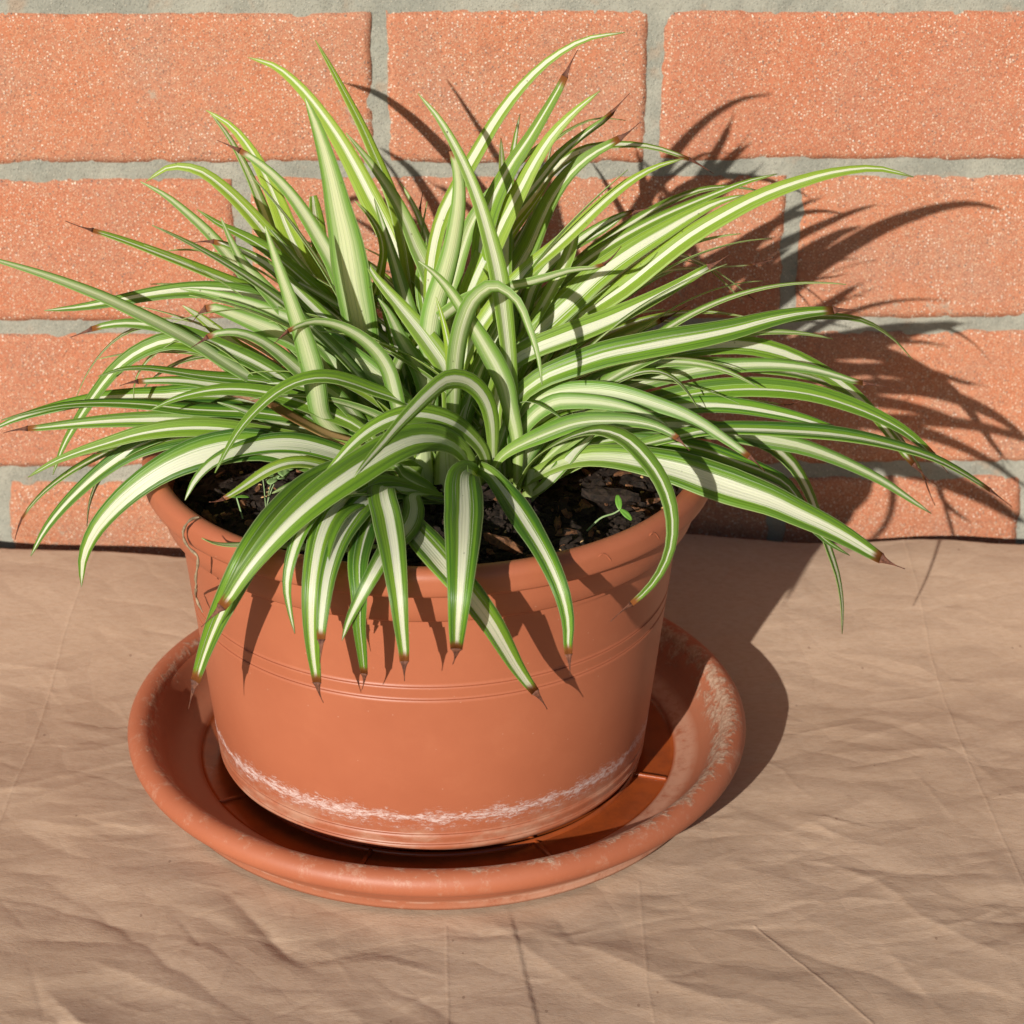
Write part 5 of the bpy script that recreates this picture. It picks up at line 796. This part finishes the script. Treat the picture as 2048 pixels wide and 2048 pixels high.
(79,(20, 17, 0, 0),0,"-238,-1847,1287 -250,-1860,1344 -263,-1870,1402 -277,-1869,1461 -291,-1863,1519 -305,-1856,1576 -320,-1852,1635 -334,-1849,1693 -349,-1848,1751 -365,-1847,1809 -382,-1847,1866 -399,-1847,1924 -413,-1847,1982 -426,-1847,2041 -440,-1847,2099","-79,-54,-29 -81,-55,-22 -83,-55,-14 -82,-55,-17 -81,-55,-20 -79,-56,-23 -81,-55,-19 -81,-55,-20"),
(75,(30, 30, 0, 0),0,"-238,-1947,1299 -252,-1954,1355 -267,-1960,1412 -285,-1967,1468 -306,-1974,1522 -332,-1981,1575 -359,-1988,1626 -387,-1995,1677 -417,-2002,1728 -456,-2009,1770 -505,-2017,1801 -544,-2024,1845 -583,-2032,1888 -633,-2039,1917 -688,-2047,1935","-81,-52,-27 -80,-53,-29 -73,-57,-39 -68,-59,-45 -59,-61,-53 -42,-65,-63 -41,-65,-64 -15,-66,-74"),
(77,(20, 10, 0, 0),0,"-280,-1947,1311 -310,-1952,1355 -340,-1955,1398 -372,-1954,1442 -404,-1952,1485 -436,-1950,1528 -468,-1949,1570 -500,-1948,1613 -533,-1947,1656 -567,-1947,1697 -601,-1947,1739 -632,-1947,1782 -662,-1947,1827 -690,-1947,1872 -719,-1947,1917","-60,-64,-48 -61,-64,-46 -63,-64,-44 -62,-65,-45 -60,-65,-47 -60,-65,-47 -65,-64,-42 -65,-63,-41"),
(76,(30, 25, 0, 0),0,"-257,-2097,1346 -297,-2104,1389 -336,-2111,1432 -375,-2118,1475 -412,-2124,1520 -448,-2131,1566 -486,-2138,1610 -528,-2145,1652 -570,-2152,1691 -613,-2160,1731 -659,-2167,1766 -711,-2174,1793 -767,-2182,1809 -825,-2189,1817 -883,-2197,1822","-47,-69,-55 -48,-69,-54 -52,-68,-52 -47,-69,-55 -42,-70,-58 -30,-71,-64 -6,-71,-70 4,-71,-71"),
(73,(20, 3, 0, 0),0,"-278,-2097,1346 -310,-2104,1381 -341,-2111,1416 -373,-2118,1451 -405,-2125,1486 -438,-2132,1520 -473,-2139,1551 -512,-2146,1578 -553,-2153,1602 -593,-2160,1627 -630,-2168,1656 -666,-2175,1687 -704,-2182,1715 -745,-2190,1739 -786,-2197,1762","-36,-80,-48 -36,-80,-48 -34,-80,-49 -26,-81,-53 -19,-81,-56 -27,-81,-53 -21,-81,-55 -17,-81,-56"),
(74,(40, 2, 30, 0),0,"-339,-2147,1359 -385,-2149,1399 -430,-2152,1439 -476,-2154,1480 -522,-2157,1519 -572,-2160,1555 -626,-2163,1582 -685,-2167,1597 -744,-2170,1610 -803,-2174,1627 -860,-2178,1647 -916,-2183,1671 -971,-2187,1697 -1027,-2192,1721 -1084,-2197,1742","-34,-83,-44 -34,-83,-43 -31,-84,-46 -14,-84,-52 -8,-84,-53 -14,-84,-52 -16,-84,-51 -12,-84,-53"),
(71,(30, 29, 0, 0),0,"-175,-1947,1344 -184,-1919,1418 -192,-1890,1492 -201,-1862,1566 -210,-1834,1640 -218,-1805,1714 -227,-1777,1787 -237,-1748,1861 -247,-1719,1935 -262,-1691,2008 -268,-1662,2081 -245,-1633,2151 -210,-1604,2216 -177,-1576,2283 -149,-1547,2352","-99,2,-12 -99,2,-12 -99,2,-12 -99,1,-13 -99,0,-17 -99,9,8 -90,23,37 -94,19,30"),
(66,(20, 48, 0, 0),0,"-218,-1747,1288 -224,-1744,1351 -230,-1728,1413 -237,-1694,1466 -244,-1653,1515 -250,-1614,1565 -257,-1581,1619 -264,-1553,1676 -271,-1530,1735 -278,-1510,1796 -287,-1493,1857 -298,-1479,1918 -312,-1466,1979 -316,-1456,2042 -308,-1447,2105","-95,-29,-8 -96,-28,1 -97,-24,6 -96,-27,3 -96,-29,-1 -95,-31,-8 -95,-30,-8 -95,-27,16"),
(74,(30, 0, 60, 0),0,"121,-2197,1334 125,-2204,1365 129,-2210,1395 133,-2217,1426 139,-2224,1456 146,-2231,1486 156,-2237,1515 167,-2244,1543 181,-2251,1571 198,-2259,1597 219,-2266,1619 243,-2274,1638 268,-2281,1655 294,-2289,1671 321,-2297,1686","97,22,-8 97,22,-8 97,20,-16 94,15,-32 87,10,-48 69,4,-73 54,2,-84 50,1,-87"),
(72,(30, 30, 0, 0),0,"121,-2197,1357 121,-2200,1394 121,-2202,1431 122,-2203,1468 128,-2203,1505 138,-2202,1540 154,-2201,1574 174,-2198,1605 199,-2194,1631 230,-2189,1652 262,-2182,1669 296,-2175,1682 332,-2166,1688 368,-2157,1688 403,-2147,1685","-70,71,5 -70,72,4 -65,74,14 -57,78,26 -45,81,37 -36,83,42 -26,84,47 -19,85,50"),
(61,(30, 4, 0, 0),0,"71,-2147,1367 71,-2150,1399 70,-2152,1431 70,-2153,1463 69,-2153,1495 68,-2152,1526 67,-2151,1558 63,-2148,1590 57,-2144,1621 53,-2139,1652 55,-2133,1683 64,-2126,1713 78,-2117,1740 96,-2108,1764 117,-2097,1786","100,0,2 100,0,1 100,0,2 100,1,9 99,2,15 98,-4,-18 86,-17,-48 76,-29,-59"),
(61,(30, 3, 40, 0),0,"-123,-2097,1334 -124,-2097,1367 -125,-2097,1400 -125,-2097,1433 -125,-2097,1467 -125,-2097,1500 -124,-2097,1533 -122,-2097,1566 -118,-2097,1599 -111,-2097,1632 -101,-2097,1663 -86,-2097,1693 -69,-2097,1721 -47,-2097,1747 -23,-2097,1770","100,0,2 100,0,2 100,0,-1 100,0,-4 99,0,-16 93,0,-38 81,0,-59 71,0,-71"),
(49,(20, 1, 50, 0),0,"49,-2227,1349 43,-2227,1375 37,-2227,1401 31,-2227,1428 27,-2227,1454 26,-2227,1481 28,-2227,1508 35,-2227,1534 43,-2227,1560 52,-2227,1585 61,-2227,1611 68,-2227,1637 74,-2227,1663 79,-2227,1690 84,-2227,1716","98,0,21 97,0,22 99,0,10 99,0,-17 95,0,-32 96,0,-29 98,0,-21 98,0,-20")]
TENDRIL = [(-0.1117, -0.2777, 0.1513), (-0.1135, -0.2786, 0.1512), (-0.1149, -0.2804, 0.1512), (-0.1161, -0.2811, 0.1501), (-0.1173, -0.2797, 0.1476), (-0.1179, -0.2791, 0.1453), (-0.1178, -0.2791, 0.1432), (-0.1172, -0.2798, 0.1417), (-0.1161, -0.2813, 0.1406), (-0.1148, -0.2827, 0.1398), (-0.1132, -0.2849, 0.1395), (-0.1121, -0.2858, 0.1385), (-0.112, -0.2862, 0.1367), (-0.1123, -0.2857, 0.1343), (-0.1128, -0.2852, 0.132), (-0.1133, -0.2843, 0.1295), (-0.1135, -0.2843, 0.1275), (-0.1134, -0.2842, 0.1254), (-0.1136, -0.2842, 0.1233), (-0.1168, -0.2583, 0.1075), (-0.1165, -0.2586, 0.1056), (-0.1159, -0.2594, 0.104), (-0.115, -0.2606, 0.1027), (-0.1142, -0.2613, 0.1011)]

def cat(P, n):
    P = np.asarray(P, float); k = len(P); t = np.linspace(0, k - 1, n); i = np.clip(t.astype(int), 0, k - 2); s = (t - i)[:, None]
    m = np.gradient(P, axis=0)
    return (2 * s ** 3 - 3 * s ** 2 + 1) * P[i] + (s ** 3 - 2 * s ** 2 + s) * m[i] + (-2 * s ** 3 + 3 * s ** 2) * P[i + 1] + (s ** 3 - s ** 2) * m[i + 1]

def ribbon(name, P, W, N, width, us, parent, mat, fold, v0=0.0, v1=1.0, origin=None):
    """leaf blade: cross-section is a shallow channel, real thickness from a solidify"""
    nv, nu = len(P), len(us)
    V = np.zeros((nv, nu, 3)); UV = np.zeros((nv, nu, 2))
    for j, u in enumerate(us):
        V[:, j] = P + W * (u * width)[:, None] + N * (np.asarray(fold) * width * (abs(u) ** 1.08))[:, None]
        UV[:, j, 0] = .5 + .5 * u; UV[:, j, 1] = np.linspace(v0, v1, nv)
    V = V.reshape(-1, 3)
    if origin is not None: V = V - origin
    o = mesh_np(name, V, grid_faces(nu, nv), mat, parent, uv=UV.reshape(-1, 2))
    sm_ = o.modifiers.new('thickness', 'SOLIDIFY'); sm_.thickness = .00028; sm_.offset = 0
    return o

US = np.array([-1, -.66, -.33, -.035, .035, .33, .66, 1.0])
plant = empty('spider_plant', (POT[0], POT[1], .132))
tag(plant, 'bushy spider plant with arching green and white striped leaves growing in the pot', 'plant')
porg = np.array([POT[0], POT[1], .132])
lr = np.random.RandomState(21)
for li, (wd, at, flag, ps, ws) in enumerate(LEAVES):
    P0 = np.array([[int(q) for q in p.split(',')] for p in ps.split()], float) * 1e-4
    W0 = np.array([[int(q) for q in p.split(',')] for p in ws.split()], float) * 1e-2
    n = 34
    P = cat(P0, n); W = cat(W0, n)
    T = np.gradient(P, axis=0); T /= np.linalg.norm(T, axis=1)[:, None] + 1e-9
    W = W - T * (W * T).sum(1)[:, None]; W /= np.linalg.norm(W, axis=1)[:, None] + 1e-9
    N = np.cross(T, W)
    v = np.linspace(0, 1, n)
    tw = (lr.uniform(-.07, .07) + lr.uniform(-.16, .16) * v) + .06 * np.sin(v * 7 + lr.rand() * 6)
    W, N = W * np.cos(tw)[:, None] + N * np.sin(tw)[:, None], N * np.cos(tw)[:, None] - W * np.sin(tw)[:, None]
    stripe, tone, pale, tip = [q / 100 for q in at]; tip *= lr.choice([0, .3, .5, .7, .85]); stripe *= lr.uniform(.50, 1.12)
    blunt, dead = flag & 1, flag & 2
    half = wd * 1e-4 / 2 * (1.02 if P0[-1, 2] < .15 else .97)
    vb = np.clip(v / .50, 0, 1); sm3 = vb * vb * (3 - 2 * vb)
    prof_ = (.40 + .60 * sm3) * np.clip((1 - v) / .44, 0, 1) ** .70
    if blunt: prof_ = (.70 + .30 * np.clip(v / .4, 0, 1)) * np.clip((1.02 - v) / .10, 0, 1) ** .5
    if tip > 0: prof_ = (.40 + .60 * sm3) * np.clip((1.03 - v) / .48, 0, 1) ** .76
    prof_ *= 1 + .035 * np.sin(v * 17 + lr.rand() * 6)
    width = half * prof_ + .00012
    fold = .34 * (1 - .55 * v) * lr.uniform(.3, 1.3)
    name = 'leaf'
    if tip > 0:
        kt = int(round((1 - tip) * (n - 1))); kt = min(kt, n - 3)
        o = ribbon('leaf', P[:kt + 1], W[:kt + 1], N[:kt + 1], width[:kt + 1], US, plant, ML, fold[:kt + 1], 0, 1, porg)
        m_ = n - kt
        f = np.linspace(0, 1, 9)
        Pt = cat(P[kt:], 9) if m_ >= 3 else P[kt:]
        Wt, Nt = cat(W[kt:], 9), cat(N[kt:], 9)
        curl = lr.uniform(-1, 1) * .0032
        Pt = Pt + Nt * (curl * f ** 2)[:, None] + Wt * (lr.uniform(-1, 1) * .0016 * f ** 2)[:, None]
        tw = f * lr.uniform(-1.6, 1.6)
        Wt, Nt = Wt * np.cos(tw)[:, None] + Nt * np.sin(tw)[:, None], Nt * np.cos(tw)[:, None] - Wt * np.sin(tw)[:, None]
        wt_ = width[kt] * np.clip(1 - f, 0, 1) ** (1.1 + 1.5 * f) * (1 - .35 * np.clip(f * 6, 0, 1)) + .00010
        dt = ribbon('dry_tip', Pt, Wt, Nt, wt_, US[[0, 2, 3, 4, 5, 7]], o, MTIP, fold[kt] * 1.6, 0, 1, porg)
    else:
        o = ribbon('leaf', P, W, N, width, US, plant, ML, fold, 0, 1, porg)
    o['stripe'] = stripe * 1.0; o['tone'] = tone; o['pale'] = pale; o['tip'] = tip; o['dead'] = 1.0 if dead else 0.0
    if dead: o['label'] = 'dead tan leaf snapped off short'

def fill_leaf(az, r0, length, el0, droop, wd, stripe, tone, pale, cx, cy):
    """a short inner leaf: rises from the crown and bends over by its own weight"""
    n = 30; f = np.linspace(0, 1, n)
    el = el0 - droop * f ** 1.3
    dl = length / (n - 1)
    rr = r0 + np.concatenate([[0], np.cumsum(np.cos(el[:-1]) * dl)]); zz = .131 + np.concatenate([[0], np.cumsum(np.sin(el[:-1]) * dl)])
    wob = az + .18 * f * f * lr.uniform(-1, 1)
    P = np.stack([cx + rr * np.cos(wob), cy + rr * np.sin(wob), zz], 1)
    T = np.gradient(P, axis=0); T /= np.linalg.norm(T, axis=1)[:, None]
    S = np.array([-math.sin(az), math.cos(az), 0.0]); tilt = lr.uniform(-.7, .7)
    W = S - T * (T @ S)[:, None]; W /= np.linalg.norm(W, axis=1)[:, None]; N = np.cross(T, W)
    W, N = W * math.cos(tilt) + N * math.sin(tilt), N * math.cos(tilt) - W * math.sin(tilt)
    vb = np.clip(f / .5, 0, 1)
    width = wd / 2 * (.42 + .58 * vb * vb * (3 - 2 * vb)) * np.clip((1 - f) / .5, 0, 1) ** .8 + .0001
    o = ribbon('leaf', P, W, N, width, US, plant, ML, .3 * (1 - .6 * f), 0, 1, porg)
    o['stripe'] = stripe; o['tone'] = tone; o['pale'] = pale; o['tip'] = 0.0; o['dead'] = 0.0
for k in range(92):
    az = lr.uniform(-.35, math.pi + .35) if k < 80 else lr.uniform(0, 2 * math.pi)
    up = lr.rand()
    fill_leaf(az, lr.uniform(0, .014), lr.uniform(.085, .165) if k < 80 else lr.uniform(.05, .08), R(lr.uniform(48, 80)), R(lr.uniform(30, 90)), lr.uniform(.0045, .0085),
              lr.uniform(.15, .4), lr.uniform(.15, .8), lr.uniform(0, .5), POT[0] + lr.uniform(-.02, .045), POT[1] + lr.uniform(-.012, .022))
# white sheathing crown where the leaves leave the soil
for (bx, by, h_, r_) in ((.0075, -.010, .030, .0085), (-.030 + .0245, -.012, .026, .008), (-.055 + .0245, .004, .022, .009), (.0405, -.017, .012, .004)):
    pth = [(bx, by, -.004), (bx + .001, by, h_ * .4), (bx + .002, by + .002, h_)]
    v_, f_ = tube(cat(pth, 8), r_ * np.linspace(1, .55, 8), 12)
    o = mesh_np('crown', v_, f_, ML, plant, uv=np.stack([np.tile(np.linspace(0, 1, 12), 8), np.repeat(np.linspace(0, .1, 8), 12)], 1))
    o['stripe'] = .3; o['tone'] = .3; o['pale'] = .4; o['tip'] = 0.0; o['dead'] = 0.0
# dead brown stalk caught among the left-hand leaves
v_, f_ = tube(np.array([(-.1045, -.213, .1760), (-.0965, -.2130, .1735), (-.0850, -.212, .1690), (-.0770, -.211, .1665)]) - porg, [.0018, .0014, .0014, .0010], 8)
mesh_np('dead_stalk', v_, f_, MTWIG, plant)

# ------------------------------------------------------------------ dry tendril hooked over the rim
P = cat(TENDRIL, 60); f = np.linspace(0, 1, 60)
v_, f_ = tube(P, .00034 + .00030 * np.abs(np.sin(f * 26)) - .0003 * (f > .97), 7)
o = mesh_np('dry_tendril', v_, f_, MTEND)
tag(o, 'thin dry brown twisted tendril hanging over the left side of the pot rim', 'tendril')

# ------------------------------------------------------------------ seedlings on the soil
def blade(c, d, L, W, up, parent, mat, name='seed_leaf'):
    d = np.array(d, float); d /= np.linalg.norm(d); up = np.array(up, float); s = np.cross(d, up); s /= np.linalg.norm(s); nrm = np.cross(s, d)
    n = 10; f = np.linspace(0, 1, n)
    Pp = np.array(c) + d * (f * L)[:, None] - nrm * (.18 * L * f ** 2)[:, None]
    w = W * np.sin(np.pi * np.clip(f * .86 + .07, 0, 1)) ** .8 * .5 + .0001
    return ribbon(name, Pp, np.repeat(s[None], n, 0), np.repeat(nrm[None], n, 0), w, US[[0, 2, 3, 4, 5, 7]], parent, mat, .25)
sd = empty('seedling', (.0386, -.2576, .1345))
tag(sd, 'tiny bright green two-leaved seedling leaning over the soil inside the right front rim', 'seedling')
so_ = np.array([.0386, -.2576, .1345])
stem = cat([(0, 0, 0), (.005, -.0012, .006), (.0098, -.0048, .0098), (.0124, -.0058, .0120)], 14)
v_, f_ = tube(stem, np.linspace(.00042, .00032, 14), 8); mesh_np('stem', v_, f_, MSTEM, sd)
blade((.0122, -.0058, .0119), (-.10, .55, .62), .0064, .0024, (0, -.8, .6), sd, MSEED)
blade((.0124, -.0058, .0120), (.75, -.55, -.42), .0060, .0024, (0, -.5, .9), sd, MSEED)
wd_ = empty('clover_weed', (-.0895, -.2358, .1345))
tag(wd_, 'small pale green clover-like weed with thin stems on the soil at the left', 'weed')
for (tx, ty, tz, sz_) in ((.003, .007, .010, .006), (-.001, .002, .014, .0058), (.007, .008, .013, .0062), (.009, .011, .015, .005)):
    st = cat([(0, 0, 0), (tx * .4, ty * .5, tz * .6), (tx, ty, tz)], 8)
    v_, f_ = tube(st, .00022, 6); mesh_np('stem', v_, f_, MSTEM, wd_)
    for a_ in (0, 2.1, 4.2):
        blade((tx, ty, tz), (math.cos(a_ + tx * 90), math.sin(a_ + tx * 90), .12), sz_ * .8, sz_ * .75, (0, 0, 1), wd_, MWEED, 'leaflet')
w2 = empty('sprout', (-.098, -.2453, .1345))
tag(w2, 'tiny sprout with a thin pale stem below the yellowing leaf at the left', 'sprout')
st = cat([(0, 0, 0), (-.0012, .003, .003), (-.0027, .0062, .0068)], 8)
v_, f_ = tube(st, .00035, 6); mesh_np('stem', v_, f_, MSTEM, w2)
blade((-.0027, .0062, .0068), (1, .1, .1), .005, .0022, (0, 0, 1), w2, MSEED)
blade((-.0027, .0062, .0068), (-1, .1, .1), .005, .0022, (0, 0, 1), w2, MSEED)
